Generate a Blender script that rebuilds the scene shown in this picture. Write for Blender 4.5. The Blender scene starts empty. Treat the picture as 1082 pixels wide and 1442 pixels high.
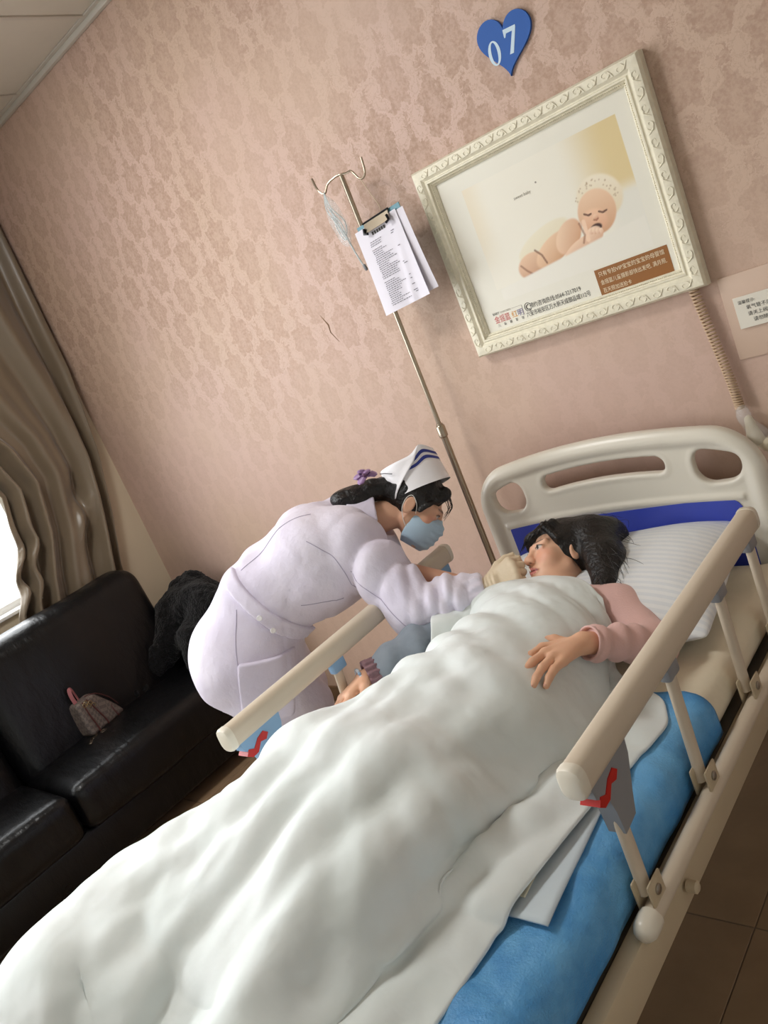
import bpy, bmesh, math, random
import numpy as np
from mathutils import Matrix, Vector

random.seed(7)
rng = np.random.default_rng(7)
SC = bpy.context.scene
COL = SC.collection

# ------------------------------------------------------------------ camera
RIGHT = np.array([0.71156676, 0.59207808, -0.37830715])
UP = np.array([0.12086062, 0.42725603, 0.89601618])
FWD = np.array([-0.69214555, 0.68329777, -0.23246226])
cam_data = bpy.data.cameras.new('camera')
cam_data.sensor_fit = 'HORIZONTAL'
cam_data.sensor_width = 36.0
cam_data.lens = 36.0 * 1152.06 / 1082.0
cam_data.clip_start = 0.02
cam = bpy.data.objects.new('camera', cam_data)
COL.objects.link(cam)
cam.matrix_world = Matrix(((RIGHT[0], UP[0], -FWD[0], 1.1554),
                           (RIGHT[1], UP[1], -FWD[1], -2.2587),
                           (RIGHT[2], UP[2], -FWD[2], 1.7059),
                           (0, 0, 0, 1)))
SC.camera = cam

# ------------------------------------------------------------------ world, daylight, exposure
world = bpy.data.worlds.new('world')
SC.world = world
world.use_nodes = True
bg = world.node_tree.nodes['Background']
bg.inputs[0].default_value = (0.95, 0.98, 1.0, 1)
bg.inputs[1].default_value = 1.5

def area_light(name, loc, direction, sx, sy, power, color):
    ld = bpy.data.lights.new(name, 'AREA')
    ld.shape = 'RECTANGLE'
    ld.size, ld.size_y = sx, sy
    ld.energy = power
    ld.color = color
    lo = bpy.data.objects.new(name, ld)
    lo.location = loc
    lo.rotation_euler = Vector(direction).to_track_quat('-Z', 'Y').to_euler()
    COL.objects.link(lo)
    return lo

area_light('window_daylight', (-4.1, -2.5, 2.9), (1, 0.03, -0.40), 6.4, 4.6, 640, (0.95, 0.98, 1.0))

SC.view_settings.view_transform = 'Standard'
SC.view_settings.look = 'None'
SC.view_settings.gamma = 1.0
SC.view_settings.use_curve_mapping = False
SC.view_settings.exposure = -0.02
SC.cycles.use_denoising = True
SC.cycles.max_bounces = 6
SC.cycles.transparent_max_bounces = 12

# ------------------------------------------------------------------ helpers: colours and materials
def lin(c):
    c = c / 255.0
    return c / 12.92 if c <= 0.04045 else ((c + 0.055) / 1.055) ** 2.4

def rgb(r, g, b):
    return (lin(r), lin(g), lin(b), 1.0)

class NG:
    """small node-graph helper"""
    def __init__(self, name):
        self.m = bpy.data.materials.new(name)
        self.m.use_nodes = True
        self.nt = self.m.node_tree
        self.b = self.nt.nodes['Principled BSDF']

    def link(self, a, b):
        self.nt.links.new(a, b)

    def put(self, sock, v):
        if hasattr(v, 'is_linked') or hasattr(v, 'links'):
            self.link(v, sock)
        else:
            sock.default_value = v

    def coord(self, kind='Object'):
        return self.nt.nodes.new('ShaderNodeTexCoord').outputs[kind]

    def math(self, op, a, b=0.0, c=0.0, clamp=False):
        n = self.nt.nodes.new('ShaderNodeMath')
        n.operation = op
        n.use_clamp = clamp
        self.put(n.inputs[0], a)
        self.put(n.inputs[1], b)
        self.put(n.inputs[2], c)
        return n.outputs[0]

    def sep(self, v):
        n = self.nt.nodes.new('ShaderNodeSeparateXYZ')
        self.link(v, n.inputs[0])
        return n.outputs

    def mapping(self, v, scale=(1, 1, 1), rot=(0, 0, 0), loc=(0, 0, 0)):
        n = self.nt.nodes.new('ShaderNodeMapping')
        self.link(v, n.inputs[0])
        n.inputs['Scale'].default_value = scale
        n.inputs['Rotation'].default_value = rot
        n.inputs['Location'].default_value = loc
        return n.outputs[0]

    def noise(self, v, scale, detail=3.0, rough=0.5, out=0):
        n = self.nt.nodes.new('ShaderNodeTexNoise')
        self.link(v, n.inputs['Vector'])
        n.inputs['Scale'].default_value = scale
        n.inputs['Detail'].default_value = detail
        n.inputs['Roughness'].default_value = rough
        return n.outputs[out]

    def crease(self, v, scale, detail=2.0):
        n = self.nt.nodes.new('ShaderNodeTexNoise')
        n.noise_type = 'RIDGED_MULTIFRACTAL'
        self.link(v, n.inputs['Vector'])
        n.inputs['Scale'].default_value = scale
        n.inputs['Detail'].default_value = detail
        n.inputs['Roughness'].default_value = 0.55
        return n.outputs[0]

    def mix(self, f, a, b, mode='MIX'):
        n = self.nt.nodes.new('ShaderNodeMix')
        n.data_type = 'RGBA'
        n.blend_type = mode
        self.put(n.inputs[0], f)
        self.put(n.inputs[6], a)
        self.put(n.inputs[7], b)
        return n.outputs[2]

    def ramp(self, v, lo, hi):
        n = self.nt.nodes.new('ShaderNodeMapRange')
        n.interpolation_type = 'SMOOTHSTEP'
        self.put(n.inputs[0], v)
        n.inputs[1].default_value = lo
        n.inputs[2].default_value = hi
        return n.outputs[0]

    def bump(self, h, strength, dist=0.01, normal=None):
        n = self.nt.nodes.new('ShaderNodeBump')
        n.inputs['Strength'].default_value = strength
        n.inputs['Distance'].default_value = dist
        self.link(h, n.inputs['Height'])
        if normal is not None:
            self.link(normal, n.inputs['Normal'])
        self.link(n.outputs[0], self.b.inputs['Normal'])
        return n.outputs[0]

def mat(name, col, rough=0.5, metal=0.0, bump=0.0, bscale=60.0, bdist=0.004, var=0.0, vscale=4.0,
        spec=0.5, sheen=0.0, coat=0.0, attr=None, scale=(1, 1, 1), sss=0.0, alpha=1.0, detail=3.0):
    g = NG(name)
    p = g.b.inputs
    p['Roughness'].default_value = rough
    p['Metallic'].default_value = metal
    p['Specular IOR Level'].default_value = spec
    if sheen:
        p['Sheen Weight'].default_value = sheen
        p['Sheen Roughness'].default_value = 0.4
    if coat:
        p['Coat Weight'].default_value = coat
        p['Coat Roughness'].default_value = 0.15
    if sss:
        p['Subsurface Weight'].default_value = sss
        p['Subsurface Radius'].default_value = (0.012, 0.005, 0.003)
        p['Subsurface Scale'].default_value = 0.5
    p['Alpha'].default_value = alpha
    tc = g.mapping(g.coord(), scale)
    base = rgb(*col)
    if attr:
        a = g.nt.nodes.new('ShaderNodeAttribute')
        a.attribute_name = attr
        src = a.outputs['Color']
    else:
        n = g.nt.nodes.new('ShaderNodeRGB')
        n.outputs[0].default_value = base
        src = n.outputs[0]
    if var:
        f = g.noise(tc, vscale, 4.0, 0.6)
        dark = g.mix(1.0, src, (1 - var, 1 - var, 1 - var, 1), 'MULTIPLY')
        src = g.mix(g.ramp(f, 0.3, 0.7), dark, src)
    g.link(src, p['Base Color'])
    if bump:
        g.bump(g.noise(tc, bscale, detail), bump, bdist)
    return g.m

# ------------------------------------------------------------------ helpers: objects
def tag(o, label=None, cat=None, group=None, kind=None):
    if label: o['label'] = label
    if cat: o['category'] = cat
    if group: o['group'] = group
    if kind: o['kind'] = kind
    return o

def thing(name, loc, label, cat, group=None):
    o = bpy.data.objects.new(name, None)
    o.empty_display_size = 0.1
    o.location = loc
    COL.objects.link(o)
    return tag(o, label, cat, group)

def adopt(o, parent):
    if parent is not None:
        o.parent = parent
        if parent.type == 'EMPTY':
            o.matrix_parent_inverse = Matrix.Translation(-Vector(parent.location))
    return o

def link_mesh(name, me, material=None, parent=None, smooth=False):
    o = bpy.data.objects.new(name, me)
    COL.objects.link(o)
    if material is not None and len(me.materials) == 0:
        me.materials.append(material)
    if smooth:
        me.polygons.foreach_set('use_smooth', [True] * len(me.polygons))
    return adopt(o, parent)

def mesh_from(name, verts, faces):
    me = bpy.data.meshes.new(name)
    me.from_pydata([tuple(map(float, v)) for v in verts], [], [tuple(int(i) for i in f) for f in faces])
    me.update()
    return me

def auto_smooth(me, angle=40):
    me.polygons.foreach_set('use_smooth', [True] * len(me.polygons))
    me.set_sharp_from_angle(angle=math.radians(angle))

class MB:
    """collects simple shapes into one mesh"""
    def __init__(self):
        self.v, self.f = [], []

    def add(self, verts, faces):
        o = len(self.v)
        self.v += [tuple(map(float, q)) for q in verts]
        self.f += [tuple(int(i) + o for i in f) for f in faces]
        return self

    def box(self, lo, hi, bevel=0.0, rot=None, seg=2):
        bm = bmesh.new()
        bmesh.ops.create_cube(bm, size=1.0)
        c = [(a + b) / 2 for a, b in zip(lo, hi)]
        s = [abs(b - a) for a, b in zip(lo, hi)]
        for v in bm.verts:
            v.co = Vector((v.co.x * s[0], v.co.y * s[1], v.co.z * s[2]))
        if bevel:
            bmesh.ops.bevel(bm, geom=list(bm.edges), offset=bevel, segments=seg, profile=0.5, affect='EDGES')
        M = Matrix.Translation(c) @ (rot.to_4x4() if rot is not None else Matrix.Identity(4))
        bm.transform(M)
        bm.verts.index_update()
        self.add([v.co[:] for v in bm.verts], [[v.index for v in f.verts] for f in bm.faces])
        bm.free()
        return self

    def sweep(self, path, radius, n=10, profile=None, closed=False, caps=True, up=None):
        P = [np.array(p, float) for p in path]
        m = len(P)
        R = radius if hasattr(radius, '__len__') else [radius] * m
        T = []
        for i in range(m):
            a = P[(i - 1) % m] if (closed or i > 0) else P[i]
            b = P[(i + 1) % m] if (closed or i < m - 1) else P[i]
            t = b - a
            T.append(t / (np.linalg.norm(t) + 1e-12))
        u = np.array(up, float) if up is not None else (np.array([0, 0, 1.0]) if abs(T[0][2]) < 0.9 else np.array([1.0, 0, 0]))
        if profile is None:
            profile = [(math.cos(2 * math.pi * k / n), math.sin(2 * math.pi * k / n)) for k in range(n)]
        n = len(profile)
        V, Fc = [], []
        for i in range(m):
            u = u - T[i] * (u @ T[i])
            u /= np.linalg.norm(u) + 1e-12
            w = np.cross(T[i], u)
            for (a, b) in profile:
                V.append(P[i] + (w * a + u * b) * R[i])
        for i in range(m if closed else m - 1):
            j = (i + 1) % m
            for k in range(n):
                l = (k + 1) % n
                Fc.append((i * n + k, i * n + l, j * n + l, j * n + k))
        if caps and not closed:
            Fc.append(tuple(range(n - 1, -1, -1)))
            Fc.append(tuple((m - 1) * n + k for k in range(n)))
        return self.add(V, Fc)

    def lathe(self, origin, axis, prof, n=20):
        """prof: list of (radius, distance along axis)"""
        A = np.array(axis, float)
        A /= np.linalg.norm(A)
        path = [np.array(origin, float) + A * d for r, d in prof]
        u = np.array([0, 0, 1.0]) if abs(A[2]) < 0.9 else np.array([1.0, 0, 0])
        u -= A * (u @ A)
        u /= np.linalg.norm(u)
        w = np.cross(A, u)
        V, Fc = [], []
        for (r, d), p in zip(prof, path):
            for k in range(n):
                a = 2 * math.pi * k / n
                V.append(p + (w * math.cos(a) + u * math.sin(a)) * max(r, 1e-5))
        for i in range(len(prof) - 1):
            for k in range(n):
                l = (k + 1) % n
                Fc.append((i * n + k, i * n + l, (i + 1) * n + l, (i + 1) * n + k))
        Fc.append(tuple(range(n - 1, -1, -1)))
        Fc.append(tuple((len(prof) - 1) * n + k for k in range(n)))
        return self.add(V, Fc)

    def prism(self, outline, axis_fn, t0, t1):
        """outline: 2D points; axis_fn(a, b, t) -> 3D"""
        n = len(outline)
        V = [axis_fn(a, b, t0) for a, b in outline] + [axis_fn(a, b, t1) for a, b in outline]
        Fc = [tuple(range(n)), tuple(range(2 * n - 1, n - 1, -1))]
        for k in range(n):
            l = (k + 1) % n
            Fc.append((k, k + n, l + n, l))
        return self.add(V, Fc)

    def mesh(self, name):
        me = mesh_from(name, self.v, self.f)
        bm = bmesh.new()
        bm.from_mesh(me)
        bmesh.ops.recalc_face_normals(bm, faces=bm.faces)
        bm.to_mesh(me)
        bm.free()
        return me

    def build(self, name, material, parent=None, smooth=40):
        me = self.mesh(name)
        if smooth:
            auto_smooth(me, smooth)
        return link_mesh(name, me, material, parent)

def spline(pts, n=8, closed=False):
    """Catmull-Rom through points"""
    P = [np.array(p, float) for p in pts]
    m = len(P)
    out = []
    for i in range(m if closed else m - 1):
        p0 = P[(i - 1) % m] if (closed or i > 0) else P[0]
        p1, p2 = P[i], P[(i + 1) % m]
        p3 = P[(i + 2) % m] if (closed or i + 2 < m) else P[-1]
        for k in range(n):
            t = k / n
            out.append(0.5 * ((2 * p1) + (-p0 + p2) * t + (2 * p0 - 5 * p1 + 4 * p2 - p3) * t * t + (-p0 + 3 * p1 - 3 * p2 + p3) * t ** 3))
    if not closed:
        out.append(P[-1])
    return out

def text_obj(name, body, size, material, parent, at, rot_y=0.0, align='LEFT', lift=0.0006, squash=1.0):
    """flat lettering on a plane facing -Y; at = (x, y, z) of the text origin"""
    cu = bpy.data.curves.new(name, 'FONT')
    cu.body = body
    cu.size = size
    cu.align_x = align
    cu.resolution_u = 2
    tmp = bpy.data.objects.new(name + '_tmp', cu)
    COL.objects.link(tmp)
    dg = bpy.context.evaluated_depsgraph_get()
    me = bpy.data.meshes.new_from_object(tmp.evaluated_get(dg))
    bpy.data.objects.remove(tmp)
    bpy.data.curves.remove(cu)
    M = Matrix.Translation((at[0], at[1] - lift, at[2])) @ Matrix.Rotation(rot_y, 4, 'Y') @ Matrix.Rotation(math.pi / 2, 4, 'X') @ Matrix.Diagonal((squash, 1, 1, 1))
    me.transform(M)
    me.materials.clear()
    return link_mesh(name, me, material, parent)

# ------------------------------------------------------------------ helpers: signed distance modelling
def N3(*a):
    return np.array(a, dtype=np.float32)

def unit(v):
    v = np.array(v, float)
    return v / np.linalg.norm(v)

def sd_cone(P, a, b, ra, rb):
    """tapered capsule"""
    a = np.asarray(a, np.float32); b = np.asarray(b, np.float32)
    ba = b - a
    L = max(float(ba @ ba), 1e-10)
    pa = P - a
    h = np.clip((pa @ ba) / L, 0, 1)
    return np.sqrt(np.maximum(((pa - h[:, None] * ba) ** 2).sum(1), 1e-12)) - (ra + (rb - ra) * h)

def sd_ell(P, c, r, R=None):
    """ellipsoid; R columns are its axes"""
    q = P - np.asarray(c, np.float32)
    if R is not None:
        q = q @ np.asarray(R, np.float32)
    r = np.asarray(r, np.float32)
    k0 = np.sqrt(((q / r) ** 2).sum(1) + 1e-12)
    k1 = np.sqrt(((q / (r * r)) ** 2).sum(1) + 1e-12)
    return k0 * (k0 - 1.0) / k1

def sd_box(P, c, h, rad=0.0, R=None):
    q = P - np.asarray(c, np.float32)
    if R is not None:
        q = q @ np.asarray(R, np.float32)
    d = np.abs(q) - (np.asarray(h, np.float32) - rad)
    return np.sqrt((np.maximum(d, 0) ** 2).sum(1)) + np.minimum(d.max(1), 0) - rad

def smin(a, b, k):
    h = np.clip(0.5 + 0.5 * (b - a) / k, 0, 1)
    return b + (a - b) * h - k * h * (1 - h)

def smax(a, b, k):
    return -smin(-a, -b, k)

_wd = rng.normal(size=(40, 3)); _wd /= np.linalg.norm(_wd, axis=1)[:, None]
_wp = rng.uniform(0, 6.28, 40)
def wob(P, freq, seed=0, n=6, aniso=(1, 1, 1)):
    """cheap smooth noise, about -1..1"""
    s = np.zeros(len(P), np.float32)
    Q = P * np.asarray(aniso, np.float32)
    for i in range(n):
        k = (seed * 5 + i) % 40
        s += np.sin(Q @ (_wd[k] * freq * (0.7 + 0.12 * i)).astype(np.float32) + np.float32(_wp[k]))
    return s / math.sqrt(n)

def surface(fn, lo, hi, h):
    """surface nets, evaluated finely only near the surface; returns verts, quads"""
    lo = np.array(lo, float); hi = np.array(hi, float)
    S = 4
    n = (np.ceil((hi - lo) / (h * S)).astype(int) + 1) * S + 1
    ax = [np.arange(0, n[i], S) for i in range(3)]
    G = np.stack(np.meshgrid(*ax, indexing='ij'), -1).reshape(-1, 3)
    dc = fn((lo + G * h).astype(np.float32)).reshape([len(a) for a in ax])
    near = np.abs(dc) < h * S * 2.2
    F = np.where(dc < 0, -1.0, 1.0).astype(np.float32)
    F = np.repeat(np.repeat(np.repeat(F, S, 0), S, 1), S, 2)[:n[0] + S, :n[1] + S, :n[2] + S]
    Mk = np.zeros(F.shape, bool)
    nb = np.argwhere(near)
    offs = np.arange(-S // 2, S // 2 + 1)
    Mk_c = np.repeat(np.repeat(np.repeat(near, S, 0), S, 1), S, 2)
    # centre the blocks on the coarse samples
    Mk = np.zeros_like(Mk_c)
    sh = S // 2
    Mk[:-sh, :-sh, :-sh] = Mk_c[sh:, sh:, sh:]
    F2 = np.ones_like(F)
    F2[:-sh, :-sh, :-sh] = F[sh:, sh:, sh:]
    F = F2
    idx = np.argwhere(Mk)
    for s in range(0, len(idx), 400000):
        c = idx[s:s + 400000]
        F[c[:, 0], c[:, 1], c[:, 2]] = fn((lo + c * h).astype(np.float32))
    F[0] = F[-1] = 1; F[:, 0] = F[:, -1] = 1; F[:, :, 0] = F[:, :, -1] = 1
    neg = F < 0
    cnt = np.zeros([d - 1 for d in F.shape], np.int8)
    for dx in (0, 1):
        for dy in (0, 1):
            for dz in (0, 1):
                cnt += neg[dx:F.shape[0] - 1 + dx, dy:F.shape[1] - 1 + dy, dz:F.shape[2] - 1 + dz]
    act = np.argwhere((cnt > 0) & (cnt < 8))
    vid = -np.ones(cnt.shape, np.int64)
    vid[act[:, 0], act[:, 1], act[:, 2]] = np.arange(len(act))
    pos = np.zeros((len(act), 3)); num = np.zeros(len(act))
    corner = [(x, y, z) for x in (0, 1) for y in (0, 1) for z in (0, 1)]
    for i, a in enumerate(corner):
        for b in corner[i + 1:]:
            if sum(abs(p - q) for p, q in zip(a, b)) != 1:
                continue
            fa = F[act[:, 0] + a[0], act[:, 1] + a[1], act[:, 2] + a[2]]
            fb = F[act[:, 0] + b[0], act[:, 1] + b[1], act[:, 2] + b[2]]
            m = (fa < 0) != (fb < 0)
            t = np.where(m, fa / np.where(m, fa - fb, 1), 0)
            q = np.array(a) + t[:, None] * (np.array(b) - np.array(a))
            pos += np.where(m[:, None], q, 0)
            num += m
    V = lo + (act + pos / num[:, None]) * h
    quads = []
    for ax_ in range(3):
        o1, o2 = [(1, 2), (2, 0), (0, 1)][ax_]
        sl = [slice(None)] * 3; sl2 = [slice(None)] * 3
        sl[ax_] = slice(0, -1); sl2[ax_] = slice(1, None)
        A, B = neg[tuple(sl)], neg[tuple(sl2)]
        e = np.argwhere(A != B)
        e = e[(e[:, o1] > 0) & (e[:, o2] > 0) & (e[:, o1] < F.shape[o1] - 1) & (e[:, o2] < F.shape[o2] - 1)]
        inside = A[e[:, 0], e[:, 1], e[:, 2]]
        def cell(d1, d2):
            c = e.copy(); c[:, o1] -= d1; c[:, o2] -= d2
            return vid[c[:, 0], c[:, 1], c[:, 2]]
        q = np.stack([cell(1, 1), cell(0, 1), cell(0, 0), cell(1, 0)], 1)
        q[~inside] = q[~inside][:, ::-1]
        quads.append(q)
    Q = np.concatenate(quads)
    Q = Q[(Q >= 0).all(1)]
    return V, Q

def np_mesh(name, V, Q, smooth=True):
    me = bpy.data.meshes.new(name)
    V = np.asarray(V, np.float32); Q = np.asarray(Q, np.int32)
    k = Q.shape[1]
    me.vertices.add(len(V)); me.vertices.foreach_set('co', V.ravel())
    me.loops.add(len(Q) * k); me.loops.foreach_set('vertex_index', Q.ravel())
    me.polygons.add(len(Q))
    me.polygons.foreach_set('loop_start', np.arange(0, len(Q) * k, k, dtype=np.int32))
    me.polygons.foreach_set('use_smooth', np.full(len(Q), smooth))
    me.update(calc_edges=True)
    me.validate()
    return me

def relax(V, Q, it=1, lam=0.5):
    """light Laplacian smoothing"""
    V = V.copy()
    E = np.concatenate([Q[:, [0, 1]], Q[:, [1, 2]], Q[:, [2, 3]], Q[:, [3, 0]]])
    deg = np.bincount(E.ravel(), minlength=len(V)).astype(float)
    for _ in range(it):
        acc = np.zeros_like(V)
        for c in range(3):
            acc[:, c] = np.bincount(E[:, 0], V[E[:, 1], c], len(V)) + np.bincount(E[:, 1], V[E[:, 0], c], len(V))
        V += lam * (acc / np.maximum(deg, 1)[:, None] - V)
    return V

def sdf_obj(name, fn, lo, hi, h, material, parent=None, it=1, color=None, xf=None):
    V, Q = surface(fn, lo, hi, h)
    if it:
        V = relax(V, Q, it)
    if xf is not None:          # local axes (columns) and origin, may be left-handed
        A, o = xf
        V = V @ A.T + o
        if np.linalg.det(A) < 0:
            Q = Q[:, ::-1]
    me = np_mesh(name, V, Q)
    if color is not None:
        a = me.attributes.new('tint', 'FLOAT_COLOR', 'POINT')
        a.data.foreach_set('color', color(V).astype(np.float32).ravel())
    return link_mesh(name, me, material, parent)

# ================================================================== THE ROOM
H = 3.083
XL = -2.90

def wallpaper():
    g = NG('damask_wallpaper')
    co = g.coord()
    nv = g.nt.nodes.new('ShaderNodeVectorMath'); nv.operation = 'MULTIPLY_ADD'
    g.link(g.noise(co, 26.0, 4.0, 0.72, 1), nv.inputs[0])
    nv.inputs[1].default_value = (0.085, 0.0, 0.085)
    g.link(co, nv.inputs[2])
    s = g.sep(nv.outputs[0])
    x, z = s[0], s[2]
    PX, PZ = 0.225, 0.245
    def cell(off, offz):
        a = g.math('SUBTRACT', g.math('FRACT', g.math('ADD', g.math('DIVIDE', x, PX), off)), 0.5)
        b = g.math('SUBTRACT', g.math('FRACT', g.math('ADD', g.math('DIVIDE', z, PZ), offz)), 0.5)
        ang = g.math('ARCTAN2', b, a)
        r = g.math('SQRT', g.math('ADD', g.math('POWER', g.math('MULTIPLY', a, 1.12), 2.0), g.math('POWER', b, 2.0)))
        pet = g.math('MULTIPLY', g.math('SINE', g.math('MULTIPLY', ang, 7.0)), 0.038)
        pet2 = g.math('MULTIPLY', g.math('COSINE', g.math('MULTIPLY', ang, 2.0)), 0.03)
        return g.math('ADD', r, g.math('ADD', pet, pet2))
    small = g.math('ADD', g.math('MINIMUM', cell(0.5, 0.0), cell(0.0, 0.5)), 0.215)
    d = g.math('MINIMUM', g.math('MINIMUM', cell(0.0, 0.0), cell(0.5, 0.5)), small)
    blob = g.math('SUBTRACT', 1.0, g.ramp(d, 0.285, 0.325))
    heart = g.math('SUBTRACT', 1.0, g.ramp(d, 0.05, 0.16))
    ring = g.math('MULTIPLY', g.ramp(d, 0.350, 0.360), g.math('SUBTRACT', 1.0, g.ramp(d, 0.375, 0.385)))
    vine = g.math('MULTIPLY', ring, 0.55)
    mask = g.math('MAXIMUM', g.math('SUBTRACT', blob, g.math('MULTIPLY', heart, 0.45)), vine)
    speck = g.ramp(g.noise(co, 75.0, 4.0, 0.7), 0.38, 0.62)
    mask = g.math('MULTIPLY', mask, g.math('ADD', 0.45, g.math('MULTIPLY', speck, 0.55)))
    motif_fade = g.math('MULTIPLY', g.ramp(g.noise(co, 1.1, 2.0), 0.25, 0.6), g.ramp(g.sep(co)[2], 0.9, 2.2))  # pattern contrast drops towards the bottom and in random patches
    mask = g.math('MULTIPLY', mask, g.math('ADD', 0.22, g.math('MULTIPLY', motif_fade, 0.85)))
    ground = g.mix(g.ramp(g.noise(co, 1.3, 2.0), 0.35, 0.65), rgb(206, 176, 162), rgb(203, 175, 155))
    fig = rgb(180, 150, 131)
    g.link(g.mix(mask, ground, fig), g.b.inputs['Base Color'])
    g.link(g.math('ADD', 0.50, g.math('MULTIPLY', mask, 0.2)), g.b.inputs['Roughness'])
    g.b.inputs['Specular IOR Level'].default_value = 0.4
    weave = g.noise(g.mapping(co, (1, 1, 0.25)), 420.0, 2.0)
    hgt = g.math('ADD', g.math('MULTIPLY', mask, -0.6), g.math('MULTIPLY', weave, 0.5))
    g.bump(hgt, 0.25, 0.002)
    return g.m

M_WALLPAPER = wallpaper()
M_PLAINWALL = mat('side_wall_paint', (210, 194, 168), 0.75, bump=0.1, bscale=200)
M_CEIL = mat('ceiling_tile_white', (206, 200, 186), 0.8, bump=0.15, bscale=300, var=0.05)
M_CEILBAR = mat('ceiling_bar_white', (196, 190, 178), 0.5)
M_FLOOR = mat('floor_tile_tan', (158, 132, 104), 0.22, var=0.14, vscale=6, bump=0.03, bscale=60)
M_GROUT = mat('floor_grout', (120, 104, 86), 0.8)
M_WHITEFRAME = mat('white_window_plastic', (232, 232, 230), 0.35)

def struct(o):
    return tag(o, kind='structure')

# floor: a bed of grout with single tiles on it
fl = struct(MB().box((XL - 0.2, -5.6, -0.08), (2.6, 0.2, -0.004)).build('floor', M_GROUT))
ts = 0.8
tile_me = MB().box((0.0015, 0.0015, -0.004), (ts - 0.0015, ts - 0.0015, 0.0), 0.0012, seg=1).mesh('tile')
tile_me.materials.append(M_FLOOR)
for i in range(7):
    for j in range(7):
        t = bpy.data.objects.new('tile', tile_me)
        COL.objects.link(t)
        t.parent = fl
        t.location = (XL + i * ts, -j * ts - ts, 0)

# ceiling: grid of bars and square tiles
ce = struct(MB().box((XL - 0.2, -5.6, H + 0.03), (2.6, 0.2, H + 0.12)).build('ceiling', M_CEIL))
cs = 0.62
ctile = MB().box((0.012, 0.012, 0.004), (cs - 0.012, cs - 0.012, 0.02), 0.003, seg=1).mesh('ceiling_tile')
ctile.materials.append(M_CEIL)
x0 = -1.552 - 3 * cs
for i in range(9):
    for j in range(9):
        if x0 + (i + 1) * cs < XL or (i, j) == (3, 2):
            continue
        t = bpy.data.objects.new('ceiling_tile', ctile)
        COL.objects.link(t)
        t.parent = ce
        t.location = (x0 + i * cs, -0.03 - (j + 1) * cs, H)
for i in range(9):
    MB().box((x0 + i * cs - 0.011, -5.6, H + 0.0), (x0 + i * cs + 0.011, 0, H + 0.03), 0.002, seg=1).build('ceiling_bar', M_CEILBAR, ce)
for j in range(8):
    y = -0.03 - j * cs
    MB().box((XL, y - 0.011, H + 0.001), (2.6, y + 0.011, H + 0.029), 0.002, seg=1).build('ceiling_bar', M_CEILBAR, ce)
struct(MB().box((XL, -0.022, H - 0.018), (2.6, 0.0, H + 0.004), 0.004).build('trim_1', M_CEILBAR))

# one square panel lamp let into the ceiling grid, above the space beside the bed
LPX, LPY = x0 + 3.5 * cs, -0.03 - 2.5 * cs
lampt = thing('ceiling_light', (LPX, LPY, H), 'square white panel light set in the ceiling beside the bed', 'ceiling light')
lf = MB()
for (a, b, c, d_) in ((-.30, -.30, .30, -.275), (-.30, .275, .30, .30), (-.30, -.275, -.275, .275), (.275, -.275, .30, .275)):
    lf.box((LPX + a, LPY + b, H - 0.002), (LPX + c, LPY + d_, H + 0.02), 0.002, seg=1)
lf.build('lamp_frame', M_CEILBAR, lampt)
M_DIFF = mat('lamp_diffuser', (245, 245, 245), 0.5)
M_DIFF.node_tree.nodes['Principled BSDF'].inputs['Emission Color'].default_value = (1, 0.99, 0.96, 1)
M_DIFF.node_tree.nodes['Principled BSDF'].inputs['Emission Strength'].default_value = 4.0
MB().box((LPX - 0.275, LPY - 0.275, H + 0.006), (LPX + 0.275, LPY + 0.275, H + 0.012)).build('diffuser', M_DIFF, lampt)
ll = area_light('panel_lamp', (LPX, LPY, H + 0.003), (0, 0, -1), 0.54, 0.54, 30, (1.0, 0.995, 0.975))
adopt(ll, lampt)

wb = struct(MB().box((XL - 0.2, 0.0, -0.05), (2.6, 0.15, H + 0.1)).build('wall_back', M_WALLPAPER))
# small scuff in the wallpaper left of the stand
M_SCUFF = mat('scuffed_paper', (158, 128, 104), 0.8)
MB().sweep([(-1.040, -0.0004, 1.745), (-1.018, -0.0012, 1.70), (-1.022, -0.0012, 1.672), (-0.998, -0.0004, 1.628)], [0.0006, 0.0028, 0.0016, 0.0005], 6).build('scuff', M_SCUFF, wb)

struct(MB().box((XL, -0.012, 0.0), (2.6, 0.0, 0.085), 0.003).build('baseboard_back', mat('brown_skirting', (120, 94, 70), 0.5)))

# left wall with a window opening behind the curtain
WY0, WY1, WZ0, WZ1 = -5.0, -0.56, 1.02, 2.96
lw = MB()
lw.box((XL - 0.2, -5.6, -0.05), (XL, 0.0, WZ0))
lw.box((XL - 0.2, -5.6, WZ1), (XL, 0.0, H + 0.1))
lw.box((XL - 0.2, WY1, WZ0), (XL, 0.0, WZ1))
lw.box((XL - 0.2, -5.6, WZ0), (XL, WY0, WZ1))
struct(lw.build('wall_left', M_PLAINWALL))

M_WHITEPAINT = mat('white_wall_paint', (222, 223, 220), 0.8, bump=0.05, bscale=200)
# the walls behind the camera close the room
struct(MB().box((2.6, -5.6, -0.05), (2.75, 0.15, H + 0.1)).build('wall_right', M_WHITEPAINT))
struct(MB().box((XL - 0.2, -5.75, -0.05), (2.75, -5.6, H + 0.1)).build('wall_front', M_WHITEPAINT))

gm = NG('window_glass')
nt = gm.nt
tr = nt.nodes.new('ShaderNodeBsdfTransparent')
gl = nt.nodes.new('ShaderNodeBsdfGlossy')
gl.inputs['Roughness'].default_value = 0.02
mx = nt.nodes.new('ShaderNodeMixShader')
mx.inputs[0].default_value = 0.06
nt.links.new(tr.outputs[0], mx.inputs[1]); nt.links.new(gl.outputs[0], mx.inputs[2])
nt.links.new(mx.outputs[0], nt.nodes['Material Output'].inputs[0])
M_GLASS = gm.m

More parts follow.
